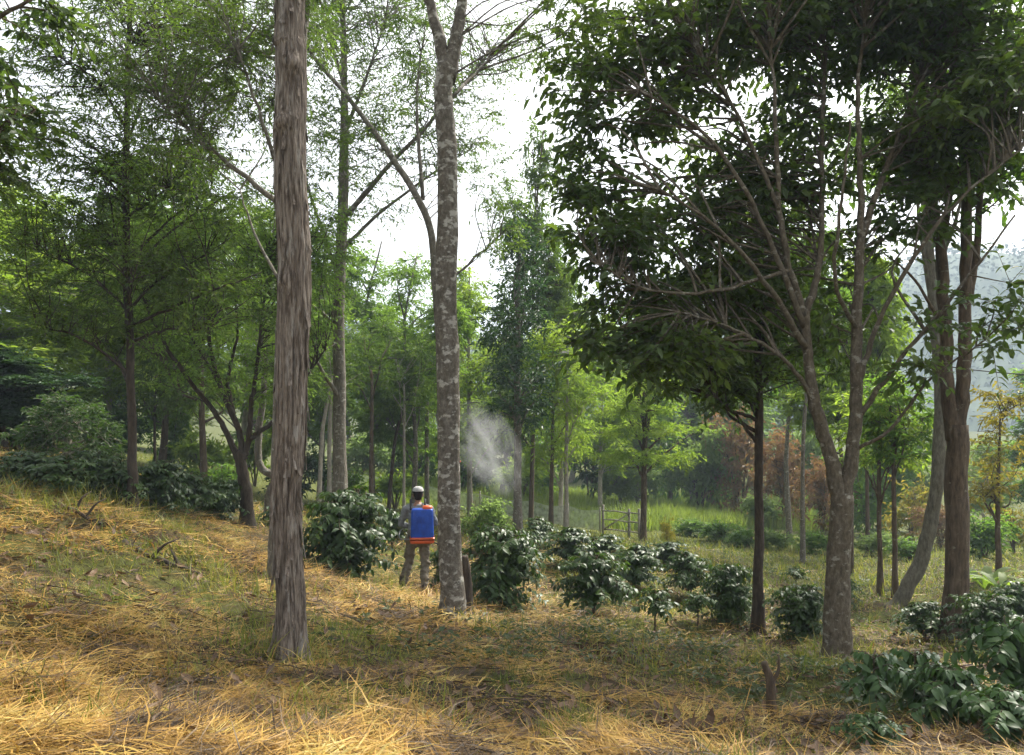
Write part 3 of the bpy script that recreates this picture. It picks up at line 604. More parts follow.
for a in [
 (700,0,38,110,'sage','tall grey-green bush at the meadow right edge',None,47), (740,0,40,120,'rust','rusty brown bush left of the dark pole, upper part pale',None,46), (785,0,42,105,'rust','large rusty red bush between dark pole and forked tree',None,42),
 (822,0,34,80,'rust','rusty bush partly hidden by the forked trunk',None,39), (762,0,26,40,'sage','greyish bush low behind the dark pole',None,40), (868,0,32,80,'green','green bush right of the forked trunk, at the far bank',None,38),
 (910,0,34,75,'gold','yellowish bush by the curved trunk',None,33), (670,0,36,95,'green','dense green bush behind the meadow',None,60), (590,0,40,85,'deep','dark bush behind the net fence',None,52), (545,0,36,80,'green','green bush left behind the net fence',None,54),
 (722,0,26,26,'green','low leafy clump left of the dark pole at the meadow foot',None,31), (748,0,26,24,'green','low leafy clump just behind the dark pole',None,29), (780,0,26,26,'sage','low pale clump right of the dark pole',None,28), (812,0,26,26,'green','low leafy clump left of the forked trunk',None,27),
 (690,0,24,20,'green','low leafy clump at the meadow corner',None,33), (870,0,26,30,'sage','low pale clump between forked and thin trunks',None,26), (910,0,26,28,'green','low leafy clump left of the curved trunk foot',None,24),
 (668,0,10,34,'gold','small yellow-leaved bush right of the tiered tree',None,26.5), (482,0,32,62,'sage','open twiggy grey-green bush under the spray mist',None,18), (205,0,34,70,'lime','sunlit light bush behind the spreading tree left side',None,24),
 (170,0,34,90,'green','green bush behind the short dark pole',None,27), (120,0,34,70,'deep','dark bush right of the domed small tree',None,22), (30,0,40,60,'deep','dark bush under the domed small tree',None,18), (225,0,26,45,'green','low green bush close to the spreading tree stems',None,19),
 (300,0,36,60,'deep','shadowy bush behind the shaggy trunk',None,26), (360,0,40,60,'sage','hazy bush past the pale net',None,44), (415,0,40,70,'green','green bush behind the man, past the net',None,46), (465,0,40,80,'green','green bush right behind the blotchy trunk',None,42),
 (395,0,34,46,'lime','light bush between the thin poles behind the man',None,31), (345,0,30,44,'green','leafy bush at the foot of the pale poles',None,29), (640,0,34,64,'sage','pale bush behind the tiered tree trunk',None,50), (520,0,34,60,'lime','light bush at the foot of the bluish crown tree',None,40),
 (705,0,36,70,'lime','bright bush under the tip of the dark crown',None,55), (800,0,34,130,'sage','tall dim bush behind the rusty bush',None,52), (850,0,30,100,'green','tall bush behind the forked trunk',None,44), (255,0,30,70,'lime','bright bush seen through the crooked stems',None,30),
 (985,0,36,55,'green','leafy bush at right edge below the yellowing tree',None,24), (940,0,30,50,'rust','reddish bush behind the paired stems',None,30), (1015,0,30,60,'gold','golden bush at the right frame edge',None,27)]:
    shrub(a[0], a[1], a[2], a[3], a[4], a[5], Y=a[7])

def coffee_proto(seed, h=1.35, w=.6, tiers=15, leaf='coffee', ll=.145, stem_h=.12, style='curved', nst=2):
    r = np.random.default_rng(seed); st = MB(); Pp, Dd, Nn, Ll = [], [], [], []
    for s in range(nst):
        off = r.normal(0, .05 * (nst - 1), 2); top = np.array([off[0] * 3, off[1] * 3, h * r.uniform(.88, 1.)])
        p = smooth_path([[off[0] * .3, off[1] * .3, -.08], [off[0], off[1], h * .5], top], 6); st.add(*tube(p, np.linspace(.022, .006, len(p)), 7))
        for k in range(tiers):
            f = stem_h + (1 - stem_h) * (k + r.uniform(0, .8)) / tiers; i = min(len(p) - 1, int(f * (len(p) - 1))); c = p[i]
            prof = math.sin(math.pi * min(1, (.16 + .84 * f))) ** .6 * (1 if f < .7 else 1 - (f - .7) * 1.3)
            for q in range(4):
                a = r.uniform(0, 6.28); L = w * prof * r.uniform(.4, 1.3) + .08; dr = r.uniform(.12, .45) * (1.2 - f)
                e = np.array([math.cos(a) * L, math.sin(a) * L, L * (.45 - dr * 1.6)]); m = np.array([math.cos(a) * L * .5, math.sin(a) * L * .5, L * (.35 - dr * .4)])
                b = smooth_path([c, c + m, c + e], 4); st.add(*tube(b, np.linspace(.007, .003, len(b)), 4, closed=False))
                nl = max(3, int(L / .055)); tt = (np.arange(nl) + .7) / nl
                bi = np.stack([np.interp(tt, np.linspace(0, 1, len(b)), b[:, x]) for x in range(3)], 1)
                d = unit(np.array([math.cos(a), math.sin(a), 0])); sd = np.array([-d[1], d[0], 0])
                for sg in (-1, 1):
                    dd = d * .45 + sd * sg * .85 + np.array([0, 0, -.35]) + r.normal(0, .28, (nl, 3))
                    Pp.append(bi); Dd.append(dd); Nn.append(r.normal(0, .3, (nl, 3)) + np.array([d[0] * .35, d[1] * .35, .9])); Ll.append(ll * r.uniform(.6, 1.15, nl))
    L = np.concatenate(Ll); fo = MB().add(*leaves(np.concatenate(Pp), np.concatenate(Dd), np.concatenate(Nn), L, L * .42, style, .22))
    return st.build('stems', M['bark_brown']), fo.build('foliage', M[leaf], smooth=True)
COF = [coffee_proto(301, tiers=11, stem_h=.24, ll=.165), coffee_proto(302, w=.7, nst=4, tiers=11, ll=.16), coffee_proto(303, h=1.2, w=.5, nst=2, tiers=9, stem_h=.25, ll=.165), coffee_proto(304, h=.9, w=.42, tiers=6, stem_h=.42, nst=1, ll=.155)]
def coffee(px, py, hw, hp, k, label, Y=None, group='coffee bushes under the shade trees'):
    if px < 260: hp *= 1.4; hw *= 1.05
    elif 550 < px < 900: hw *= .96
    b = gpx(px, py) if Y is None else gpY(px, Y); Y = b[1]
    root = empty('coffee_bush', b, label, 'coffee bush', group)
    for p in COF[k]:
        if p.name not in used: o = p; used.add(p.name)
        else: o = p.copy(); COL.objects.link(o)
        o.parent = root
    base_w, base_h = ((.62, 1.38), (.72, 1.38), (.52, 1.22), (.44, .95))[k]
    s = hw / F * Y / base_w; root.scale = (s, s, hp / F * Y / base_h); root.rotation_euler = (0, 0, px * .37)
for a in [
 (347,581,44,93,1,'large rounded coffee bush left of the man, dense to the ground'), (392,548,16,38,2,'small coffee bush peeking out right behind the large rounded one'),
 (503,607,38,82,1,'big coffee bush right of the blotchy trunk'), (446,592,20,50,2,'coffee bush mostly hidden behind the blotchy trunk'),
 (565,566,24,42,0,'coffee bush at the back left of the middle row'), (594,616,33,70,0,'bushy coffee plant with bare foot, front of the middle row'), (632,592,27,52,0,'coffee bush right behind the front bushy plant'),
 (668,568,22,28,2,'low coffee bush below the tiered tree'), (655,632,23,48,3,'smallest single-stem coffee plant, open straw around it'), (698,628,18,40,3,'narrow coffee plant second from the smallest one'),
 (692,598,22,50,0,'coffee bush behind the narrow plant'), (729,624,27,62,1,'dark dense coffee bush touching the dark pole left side'), (800,640,28,55,1,'squat coffee bush between dark pole and forked trunk'),
 (796,588,13,24,3,'tiny coffee plant above the squat bush'), (605,560,22,26,2,'low coffee bush in front of the gate'), (845,612,14,40,2,'coffee plant half behind the forked trunk'),
 (925,640,22,40,2,'coffee bush in shade just left of the paired trunk'), (985,652,32,60,1,'coffee bush right of the paired trunk, above the near leaves'), (1018,628,22,50,0,'coffee bush at right edge behind the others'),
 (540,548,18,32,2,'faint coffee bush beside the net fence end'), (520,560,18,28,2,'faint coffee bush showing above the big one'),
 (25,492,26,30,1,'coffee bush at the far left end of the row'), (62,497,26,32,0,'coffee bush under the domed tree in the left row'), (98,502,24,38,1,'coffee bush left of the slim dark trunk'),
 (120,506,18,30,2,'coffee bush touching the slim dark trunk from the left'), (158,512,24,38,1,'coffee bush right of the slim dark trunk'), (188,517,24,36,0,'coffee bush in the middle of the left row'),
 (214,522,20,32,1,'coffee bush left of the crooked stems'), (230,520,16,30,2,'coffee bush touching the crooked stems'), (282,528,16,30,2,'coffee bush squeezed between crooked stems and shaggy trunk')]:
    coffee(*a)

# near plants, bottom right, larger and more finely made leaves
NEAR = [coffee_proto(311, h=1.1, w=.62, tiers=5, leaf='coffee_near', ll=.2, nst=2, stem_h=.3), coffee_proto(312, h=.9, w=.4, tiers=5, leaf='coffee_near', ll=.16, stem_h=.45, nst=1)]
def near_plant(px, Y, hp, hw, k, label):
    b = gpY(px, Y); root = empty('coffee_plant', b, label, 'coffee plant', 'near coffee plants at lower right')
    for p in NEAR[k]:
        if p.name not in used: o = p; used.add(p.name)
        else: o = p.copy(); COL.objects.link(o)
        o.parent = root
    s = hw / F * Y / (.66, .42)[k]; root.scale = (s, s, hp / F * Y / (1.12, .92)[k]); root.rotation_euler = (0, 0, px * .61)
near_plant(962, 5.6, 80, 46, 0, 'broad glossy coffee plant nearest the lower right corner')
near_plant(1016, 6.1, 100, 46, 0, 'taller glossy coffee plant cut by the right edge')
near_plant(1010, 4.9, 66, 50, 0, 'low coffee plant in the bottom right corner')
near_plant(874, 5.9, 85, 34, 1, 'thin upright coffee seedling with pale stem at bottom right')
near_plant(915, 6.1, 80, 36, 1, 'coffee seedling between the thin one and the broad plant')
near_plant(872, 5.0, 42, 28, 0, 'tiny seedling cut by the bottom edge')

# arching fern-like plant by the bank
def fronds(px, py, label, seed, n=11, L=1.1):
    b = gpx(px, py); r = np.random.default_rng(seed); mb = MB()
    for k in range(n):
        a = k * 2.4 + r.uniform(-.3, .3); l = L * r.uniform(.7, 1.1); t = np.linspace(0, 1, 9)
        sp = np.stack([np.cos(a) * l * .75 * t, np.sin(a) * l * .75 * t, l * (1.1 * t - .75 * t * t)], 1); sd = np.array([-math.sin(a), math.cos(a), 0])
        w = .075 * L * np.sin(np.pi * np.clip(t * .93 + .07, 0, 1)) ** .7
        V = np.concatenate([sp - sd * w[:, None] + [0, 0, .015], sp, sp + sd * w[:, None] + [0, 0, .015]])
        mb.add(V, [[i, i + 1, i + 10, i + 9] for i in range(8)] + [[i + 9, i + 10, i + 19, i + 18] for i in range(8)])
    root = empty('broadleaf_plant', b, label, 'plant', 'arching light green plants'); mb.build('fronds', M['lime'], root)
fronds(985, 592, 'arching light green plant at the foot of the paired trunk, right', 41)
fronds(1004, 598, 'arching light green plant nearer the right edge', 42, L=.9)

for pr in [p for v in PROTO.values() for q in v for p in q] + [p for v in SHR.values() for p in v] + [p for v in COF + NEAR for p in v]:
    if pr.parent is None: bpy.data.objects.remove(pr)      # a kind that was not planted

# ------------------------------------------------------------------ grass, straw and litter (uncountable)
def scatter(n, y0, y1, pw=1.0, pad=1.25, r=rng):
    Y = y0 * (y1 / y0) ** r.random(n) if pw == 1 else y0 + (y1 - y0) * r.random(n)
    x = (r.random(n) * 2 - 1) * (512 / F) * Y * pad
    return x, Y
def blades(x, y, z0, ang, pitch, L, W, curl, r):
    n = len(x); t = np.array([0, .5, 1.]); d = np.stack([np.cos(ang), np.sin(ang)], 1); s = np.stack([-np.sin(ang), np.cos(ang), np.zeros(n)], 1)
    V = []
    for k, tt in enumerate(t):
        cx = curl[:, 0] * tt * tt * L; hz = L * tt * np.sin(pitch) - curl[:, 1] * L * tt * tt
        P = np.stack([x + d[:, 0] * L * tt * np.cos(pitch) - d[:, 1] * cx, y + d[:, 1] * L * tt * np.cos(pitch) + d[:, 0] * cx, z0 + hz], 1)
        w = W * (1, .85, .15)[k] * .5; tw = np.stack([np.zeros(n), np.zeros(n), r.uniform(-.6, .6, n)], 1)
        sv = unit(s + tw) * w[:, None]
        V += [P - sv, P + sv]
    V = np.stack(V, 1).reshape(-1, 3); T = np.array([[0, 1, 3, 2], [2, 3, 5, 4]])
    return V, (np.arange(n)[:, None, None] * 6 + T[None]).reshape(-1, 4)
def green_mask(x, y): return fbm(x * .55 + 3, y * .55, 21, 4)
# straw mat
r = np.random.default_rng(51); mb = MB()
for n, y0, y1, Lm, Wm in ((120000, 2.6, 7.5, .21, .0056), (80000, 7.5, 15, .26, .0095), (26000, 15, 26, .36, .02)):
    x, y = scatter(n, y0, y1, r=r); g = green_mask(x, y) - .1 * sstep(.8, -1.2, x); keep = r.random(n) < np.clip((1.35 - .95 * (1 - sstep(.3, .52, fbm(x * .9 + 5, y * 1.4, 33, 4)))) - sstep(.42, .66, g) * 1.15 - sstep(13, 24, y) * .5 - .35 * sstep(2., 5., x) - .75 * sstep(-.6, 1.8, x - (y - 7) * .05) * sstep(5.2, 7.5, y), .07, 1)
    x, y = x[keep], y[keep]; m = len(x)
    clump = fbm(x * 1.7, y * 1.7, 31, 3)
    ang = (fbm(x * .5, y * .5, 41, 3) - .5) * 9 + r.normal(0, .75, m) + np.where(r.random(m) < .5, 0, np.pi)
    L = Lm * r.uniform(.35, 1.4, m); z = terrain(x, y) + .004 + r.random(m) ** 2 * (.01 + .16 * sstep(.35, .75, clump))
    pit = r.normal(.02, .16, m) + (r.random(m) < .07) * r.uniform(.2, .8, m)
    mb.add(*blades(x, y, z, ang, pit, L, Wm * r.uniform(.5, 1.5, m), np.stack([r.normal(0, .55, m), r.uniform(-.05, .25, m)], 1), r))
tag(mb.build('dry_straw', M['straw'], smooth=False), 'mat of mown golden straw covering the slope', 'straw', kind='stuff')
# green blades among it
r = np.random.default_rng(52); mb = MB()
for n, y0, y1, Lm, Wm in ((60000, 2.6, 8, .13, .005), (70000, 8, 16, .17, .010), (50000, 16, 34, .24, .022)):
    x, y = scatter(n, y0, y1, r=r); g = green_mask(x, y) - .09 * sstep(.8, -1.2, x); tf = fbm(x * 3, y * 3, 61, 3)
    keep = r.random(n) < np.clip(sstep(.42, .62, g) * sstep(.3, .6, tf) * 1.2 + .06 + .3 * sstep(14, 22, y) + .3 * sstep(-.6, 1.8, x - (y - 7) * .05) * sstep(5.2, 7.5, y), 0, 1)
    x, y = x[keep], y[keep]; m = len(x)
    L = Lm * r.uniform(.4, 1.6, m) * (.6 + sstep(.5, .75, tf[keep]) * .9)
    mb.add(*blades(x, y, terrain(x, y) - .005, r.uniform(0, 6.28, m), r.uniform(.6, 1.5, m), L, Wm * r.uniform(.6, 1.4, m), np.stack([r.normal(0, .2, m), r.uniform(0, .45, m)], 1), r))
# taller tufts round trunk feet and on the bank
for px, py, n, hh in ((292,660,150,.28),(278,590,120,.3),(70,500,260,.38),(110,505,160,.34),(160,515,140,.3),(230,590,160,.25),(330,720,70,.3),(300,640,90,.25),(455,622,120,.2),(90,560,160,.22),(720,735,120,.25),(560,640,120,.2),(30,700,160,.22),(250,660,150,.25),(360,640,150,.2)):
    b = gpx(px, py); x = b[0] + r.normal(0, .16 + .02 * b[1], n); y = b[1] + r.normal(0, .18, n)
    mb.add(*blades(x, y, terrain(x, y) - .01, r.uniform(0, 6.28, n), r.uniform(.8, 1.5, n), hh * r.uniform(.5, 1.4, n), .008 * r.uniform(.6, 1.5, n), np.stack([r.normal(0, .2, n), r.uniform(.05, .5, n)], 1), r))
tag(mb.build('grass', M['grass'], smooth=False), 'short green grass growing through the straw', 'grass', kind='stuff')
# meadow beyond the fence
r = np.random.default_rng(53); n = 60000
y = r.uniform(31, 66, n); x = y * r.uniform(-.24, .42, n); keep = (fbm(x * .12, y * .12, 71, 3) > .3) & (y > 33 + 6 * sstep(4, 14, x)); x, y = x[keep], y[keep]; n = len(x)
mb = MB().add(*blades(x, y, terrain(x, y) - .02, r.uniform(0, 6.28, n), r.uniform(1., 1.55, n), .75 * r.uniform(.5, 1.3, n) * (.5 + fbm(x * .3, y * .3, 72, 3)), .05 * r.uniform(.6, 1.4, n), np.stack([r.normal(0, .15, n), r.uniform(.0, .3, n)], 1), r))
tag(mb.build('meadow_grass', M['meadow'], smooth=False), 'tall bright green grass in the meadow beyond the fence', 'grass', kind='stuff')
# leaf litter
r = np.random.default_rng(54); n = 30000; x, y = scatter(n, 2.8, 17, r=r)
keep = r.random(n) < .2 + .8 * sstep(.5, 3.2, x - (y - 9) * .1) * sstep(.35, .6, fbm(x * .8, y * .8, 81, 3)); x, y = x[keep], y[keep]; n = len(x)
a = r.uniform(0, 6.28, n); L = r.uniform(.05, .12, n)
mb = MB().add(*leaves(np.stack([x, y, terrain(x, y) + r.uniform(.01, .05, n)], 1), np.stack([np.cos(a), np.sin(a), r.normal(0, .25, n)], 1), r.normal(0, .35, (n, 3)) + [0, 0, 1], L, L * .45, 'curved', -.2))
tag(mb.build('leaf_litter', M['litter'], smooth=False), 'brown fallen leaves scattered in the shade', 'leaves', kind='stuff')
# snapped twigs and stalks trodden into the straw
r = np.random.default_rng(57); n = 3200; x, y = scatter(n, 2.8, 15, r=r); keep = fbm(x * .7, y * .7, 83, 3) > .47; x, y = x[keep], y[keep]; n = len(x)
a = r.uniform(0, 6.28, n); L = r.uniform(.08, .38, n); z = terrain(x, y) + r.uniform(.02, .07, n); x2, y2 = x + np.cos(a) * L, y + np.sin(a) * L
mb = MB().add(*prisms(np.stack([x, y, z], 1), np.stack([x2, y2, terrain(x2, y2) + r.uniform(.02, .10, n)], 1), .0045, .0025))
tag(mb.build('twigs', M['bark_dark'], smooth=False), 'small dark snapped twigs trodden into the straw', 'twigs', kind='stuff')
# weeds: low ground cover under the right-hand trees
r = np.random.default_rng(55); n = 11000; x, y = scatter(n, 6.2, 24, r=r)
keep = r.random(n) < sstep(.48, .68, fbm(x * .6 + 9, y * .6, 91, 3)) * sstep(-2, 3, x); x, y = x[keep], y[keep]; n = len(x); k = 5
X = np.repeat(x, k) + r.normal(0, .05, n * k); Yv = np.repeat(y, k) + r.normal(0, .05, n * k); a = r.uniform(0, 6.28, n * k); L = r.uniform(.05, .11, n * k)
mb = MB().add(*leaves(np.stack([X, Yv, terrain(X, Yv) + r.uniform(.02, .16, n * k)], 1), np.stack([np.cos(a), np.sin(a), r.normal(.1, .3, n * k)], 1), r.normal(0, .3, (n * k, 3)) + [0, 0, 1], L, L * .5))
tag(mb.build('weeds', M['weed'], smooth=False), 'low leafy weeds in the shade at right', 'weeds', kind='stuff')

# ------------------------------------------------------------------ fallen wood
def stick(pts, r0, bark, label, side=()):
    P = [gpx(*p) for p in pts]; base = P[0].copy(); P = [p + np.array([0, 0, .03]) for p in P]; pr = np.random.default_rng(int(pts[0][0]))
    sp = smooth_path(P, 6, .012, pr); sp[:, 2] = np.maximum(sp[:, 2], terrain(sp[:, 0], sp[:, 1]) + .012)
    mb = MB().add(*tube(sp, np.linspace(r0, r0 * .4, len(sp)), 7, .2, 3))
    for i, dx, dz in side:
        s = sp[i]; mb.add(*tube(smooth_path([s, s + [dx * .5, .05, dz * .7], s + [dx, .15, dz]], 4), np.linspace(r0 * .6, r0 * .2, 9), 5))
    o = mb.build('fallen_branch', M[bark], None, base=base); o.location = base
    tag(o, label, 'branch', 'fallen branches')
stick([(598,622),(612,640),(640,654)], .02, 'bark_grey', 'bent grey fallen branch in front of the smallest coffee plant', ((6, .12, .05),))
stick([(125,545),(160,563),(198,578)], .035, 'bark_dark', 'dark fallen branch lying across the straw bank at left', ((5, .2, .16), (9, -.15, .14)))
stick([(60,508),(82,520),(110,530)], .03, 'bark_dark', 'dark twiggy fallen branch near the left coffee row', ((4, .1, .22), (7, .15, .2)))
stick([(620,640),(690,652),(760,650)], .018, 'bark_grey', 'long thin fallen branch in the shade below the dark pole', ((8, .3, .08),))
stick([(868,690),(850,672),(815,664)], .02, 'bark_dark', 'dark fallen branch at the foot of the forked tree')
b = gpx(772, 719); Y = b[1]; mb = MB()
mb.add(*tube(smooth_path([b - [0, 0, .05], at(771,700,Y), at(770,680,Y), at(764,662,Y)], 5), [.045, .043, .042, .042, .04, .038, .037, .036, .035, .034, .032, .03, .028, .026, .024, .022], 10, .2, 2))
mb.add(*tube(smooth_path([at(770,684,Y), at(778,672,Y), at(779,655,Y)], 4), np.linspace(.02, .006, 9), 6))
o = mb.build('stump', M['bark_brown'], None, base=b); o.location = b; tag(o, 'short broken brown sapling stump in the straw, front of the forked tree', 'stump')
b = gpx(680, 748); r = np.random.default_rng(77); n = 260; mb = MB()
P = b + np.stack([r.normal(0, .13, n), r.normal(0, .08, n), np.abs(r.normal(.03, .03, n))], 1); a = r.uniform(0, 6.28, n)
mb.add(*leaves(P, np.stack([np.cos(a), np.sin(a), r.normal(0, .4, n)], 1), r.normal(0, .6, (n, 3)) + [0, 0, 1], r.uniform(.06, .14, n), r.uniform(.03, .06, n), 'curved', -.3))
o = mb.build('leaf_heap', M['litter'], None, smooth=False, base=b); o.location = b; tag(o, 'little heap of dark dead leaves at the bottom of the picture', 'leaves', kind='stuff')

# ------------------------------------------------------------------ net fence, gate and cable
M['post'] = bark_mat('weathered_post', [(.10, .09, .075), (.22, .2, .17), (.32, .3, .26)], scale=8, stretch=.2)
def net_mat():
    m, nt, N, L = newmat('grey_net'); p = N.new('ShaderNodeBsdfPrincipled'); p.inputs['Base Color'].default_value = (.62, .66, .64, 1); p.inputs['Roughness'].default_value = .6
    t = N.new('ShaderNodeBsdfTransparent'); mx = N.new('ShaderNodeMixShader'); mx.inputs[0].default_value = .55
    tc = N.new('ShaderNodeTexCoord'); w = N.new('ShaderNodeTexNoise'); w.inputs['Scale'].default_value = 6; L.new(tc.outputs['Object'], w.inputs['Vector'])
    rr = ramp(N, [(.3, (.3, .3, .3)), (.7, (.75, .75, .75))]); L.new(w.outputs['Fac'], rr.inputs[0]); L.new(rr.outputs[0], mx.inputs[0])
    L.new(t.outputs[0], mx.inputs[1]); L.new(p.outputs[0], mx.inputs[2]); o = N.new('ShaderNodeOutputMaterial'); L.new(mx.outputs[0], o.inputs[0]); return m
M['net'] = net_mat()
pts = [gpY(px, Y) for px, Y in ((335, 37), (380, 36), (425, 35), (480, 34), (532, 33), (568, 32), (600, 31))]
root = empty('net_fence', pts[0], 'low fence of pale grey netting on thin posts crossing the back of the grove', 'fence')
for p in pts:
    MB().add(*tube([p - [0, 0, .2], p + [0, 0, .5], p + [0, 0, 1.05]], [.04, .038, .035], 8)).build('post', M['post'], root, base=pts[0])
mb = MB(); prev = None; V = []
for a, c in zip(pts[:-1], pts[1:]):
    for s in np.linspace(0, 1, 8, endpoint=False):
        q = a + (c - a) * s; sag = .12 * math.sin(math.pi * s)
        for j, hgt in enumerate((.08, .35, .65, .95 - sag)): V.append(q + np.array([0, .05 + .04 * math.sin(s * 17 + j), hgt]))
V.append(pts[-1] + [0, .05, .08]); V.append(pts[-1] + [0, .05, .35]); V.append(pts[-1] + [0, .05, .65]); V.append(pts[-1] + [0, .05, .95])
k = len(V) // 4; mb.add(V, [[i * 4 + j, i * 4 + 4 + j, i * 4 + 5 + j, i * 4 + 1 + j] for i in range(k - 1) for j in range(3)]); mb.build('netting', M['net'], root, base=pts[0])
g = [gpY(px, Y) for px, Y in ((603, 30), (629, 29.5), (639, 29))]
root = empty('gate', g[0], 'small wooden gate of rails between three posts before the meadow', 'gate')
for p, h in zip(g, (1.25, 1.15, 1.2)): MB().add(*tube([p - [0, 0, .2], p + [0, 0, .6], p + [0, 0, h]], [.055, .05, .05], 8)).build('post', M['post'], root, base=g[0])
for h in (.3, .68, 1.02):
    MB().add(*tube([g[0] + [0, -.05, h], (g[0] + g[1]) / 2 + [0, -.05, h + .02], g[1] + [0, -.05, h - .03]], .03, 6)).build('rail', M['post'], root, base=g[0])
    MB().add(*tube([g[1] + [0, -.06, h], (g[1] + g[2]) / 2 + [0, -.06, h], g[2] + [0, -.06, h]], .03, 6)).build('rail', M['post'], root, base=g[0])
MB().add(*tube([g[0] + [0, -.1, .3], (g[0] + g[1]) / 2 + [0, -.1, .65], g[1] + [0, -.1, 1.]], .025, 6)).build('brace', M['post'], root, base=g[0])
M['cable'] = plain_mat('black_cable', (.03, .03, .03))
mb = MB(); a, c = at(945, 366, 10.4), at(1150, 372, 10.6); t = np.linspace(0, 1, 20)[:, None]; P = a + (c - a) * t - np.array([0, 0, .35]) * (t * (1 - t))
mb.add(*tube(P, .008, 6)); o = mb.build('cable', M['cable'], None, base=a); o.location = a; tag(o, 'thin dark cable running right from the paired stems before the hill', 'cable')

# ------------------------------------------------------------------ hill across the valley
M['forest'] = leaf_mat('forest_canopy', [(.02, .035, .018), (.035, .055, .025), (.05, .075, .03)], trans=.08, rough=.7, spec=.1, pscale=.03)
M['hill'] = bark_mat('forested_hill', [(.03, .05, .025), (.05, .08, .035), (.08, .11, .05)], scale=.05, stretch=1, bump=0)
def build_hill():
    xs = np.linspace(-800, 1000, 170); ts = np.linspace(0, 1, 40); X, T = np.meshgrid(xs, ts)
    top = 48 + 42 * sstep(-60, 270, X) + 14 * (fbm(X * .012, X * 0 + 3, 7, 3) - .5) * 2
    Yv = 270 + T * 190; Z = -6 + top * np.sin(np.clip(T * 1.15, 0, 1) * np.pi / 2) + (fbm(X * .03, Yv * .03, 9, 4) - .5) * 12 * (T > .02)
    V = np.c_[X.ravel(), Yv.ravel(), Z.ravel()]; w = len(xs); i = (np.arange(len(ts) - 1)[:, None] * w + np.arange(w - 1)[None]).ravel()
    tag(MB().add(V, np.stack([i, i + 1, i + w + 1, i + w], 1)).build('hill', M['hill']), kind='structure')
    r = np.random.default_rng(8); n = 60000; k = r.integers(0, len(V), n); P = V[k] + r.normal(0, 1, (n, 3)) * [5, 4, 2.2] + [0, 0, 2]; a = r.uniform(0, 6.28, n)
    mb = MB().add(*leaves(P, np.stack([np.cos(a), np.sin(a), r.normal(0, .4, n)], 1), r.normal(0, .5, (n, 3)) + [0, -.6, .8], r.uniform(1.4, 3.2, n), r.uniform(1, 2.4, n)))
    tag(mb.build('far_forest', M['forest'], smooth=False), 'forest covering the hazy hill across the valley', 'forest', kind='stuff')
build_hill()

# ------------------------------------------------------------------ the man and his sprayer
def ico_pts(c, rad, n=12, m=8):
    c = np.asarray(c, float); rad = np.broadcast_to(np.asarray(rad, float), (3,)); th = np.linspace(0, np.pi, m + 1); V = []
    for t in th:
        rr = max(math.sin(t), .02)
        for k in range(n): V.append(c + rad * np.array([rr * math.cos(2 * np.pi * k / n), rr * math.sin(2 * np.pi * k / n), math.cos(t)]))
    V += [c + [0, 0, rad[2]], c - [0, 0, rad[2]]]; q = []
    for i in range(m):
        for k in range(n): q.append([i * n + k, (i + 1) * n + k, (i + 1) * n + (k + 1) % n, i * n + (k + 1) % n])
    for k in range(0, n, 2):
        q.append([(m + 1) * n, k, (k + 1) % n, (k + 2) % n]); bse = m * n; q.append([(m + 1) * n + 1, bse + (k + 2) % n, bse + (k + 1) % n, bse + k])
    return np.array(V), np.array(q)
def chain(mb, pts, rad, sx=1.0):
    p = smooth_path(pts, 6); r = np.interp(np.linspace(0, 1, len(p)), np.linspace(0, 1, len(rad)), rad)
    for c, q in zip(p, r): mb.add(*ico_pts(c, (q * sx, q, q), 10, 6))
def dense_chain(mb, pts, rad, sx=1.0):
    p = dens(np.asarray(pts, float), min(rad) * .45); d = np.r_[0, np.cumsum(np.linalg.norm(np.diff(p, axis=0), axis=1))]; pd = np.r_[0, np.cumsum(np.linalg.norm(np.diff(np.asarray(pts, float), axis=0), axis=1))]
    r = np.interp(d, pd, rad)
    for c, q in zip(p, r): mb.add(*ico_pts(c, (q * sx, q, q), 10, 6))
def fuse(mb, name, mat, parent, voxel=.008, smooth=4, wrinkle=0):
    tmp = mb.build(name + '_raw', mat); m = tmp.modifiers.new('r', 'REMESH'); m.mode = 'VOXEL'; m.voxel_size = voxel
    s = tmp.modifiers.new('s', 'SMOOTH'); s.iterations = smooth; s.factor = .5
    dg = bpy.context.evaluated_depsgraph_get(); me = bpy.data.meshes.new_from_object(tmp.evaluated_get(dg)); old = tmp.data
    bpy.data.objects.remove(tmp); bpy.data.meshes.remove(old)
    if wrinkle:
        n = len(me.vertices); co = np.empty(n * 3, np.float32); me.vertices.foreach_get('co', co); co = co.reshape(-1, 3); no = np.empty(n * 3, np.float32); me.vertices.foreach_get('normal', no); no = no.reshape(-1, 3)
        f = fbm(co[:, 0] * 14 + co[:, 1] * 6, co[:, 2] * 22 + co[:, 1] * 9, 3, 3) - .5
        me.vertices.foreach_set('co', (co + no * (f * wrinkle)[:, None]).astype(np.float32).ravel())
    me.polygons.foreach_set('use_smooth', np.ones(len(me.polygons), bool)); me.name = name
    me.materials.clear(); me.materials.append(mat); o = bpy.data.objects.new(name, me); COL.objects.link(o); o.parent = parent; return o
M['skin'] = plain_mat('skin', (.28, .15, .09), .5); M['hair'] = plain_mat('black_hair', (.012, .01, .009), .5, scale=90)
M['shirt'] = plain_mat('grey_shirt', (.2, .21, .22), .9, .1, scale=25); M['trousers'] = plain_mat('khaki_trousers', (.19, .165, .13), .9, .1, scale=22)
M['boot'] = plain_mat('brown_boot', (.05, .035, .025), .6); M['cap'] = plain_mat('white_cap', (.36, .36, .35), .8); M['capdark'] = plain_mat('black_cap_band', (.015, .015, .017), .8)
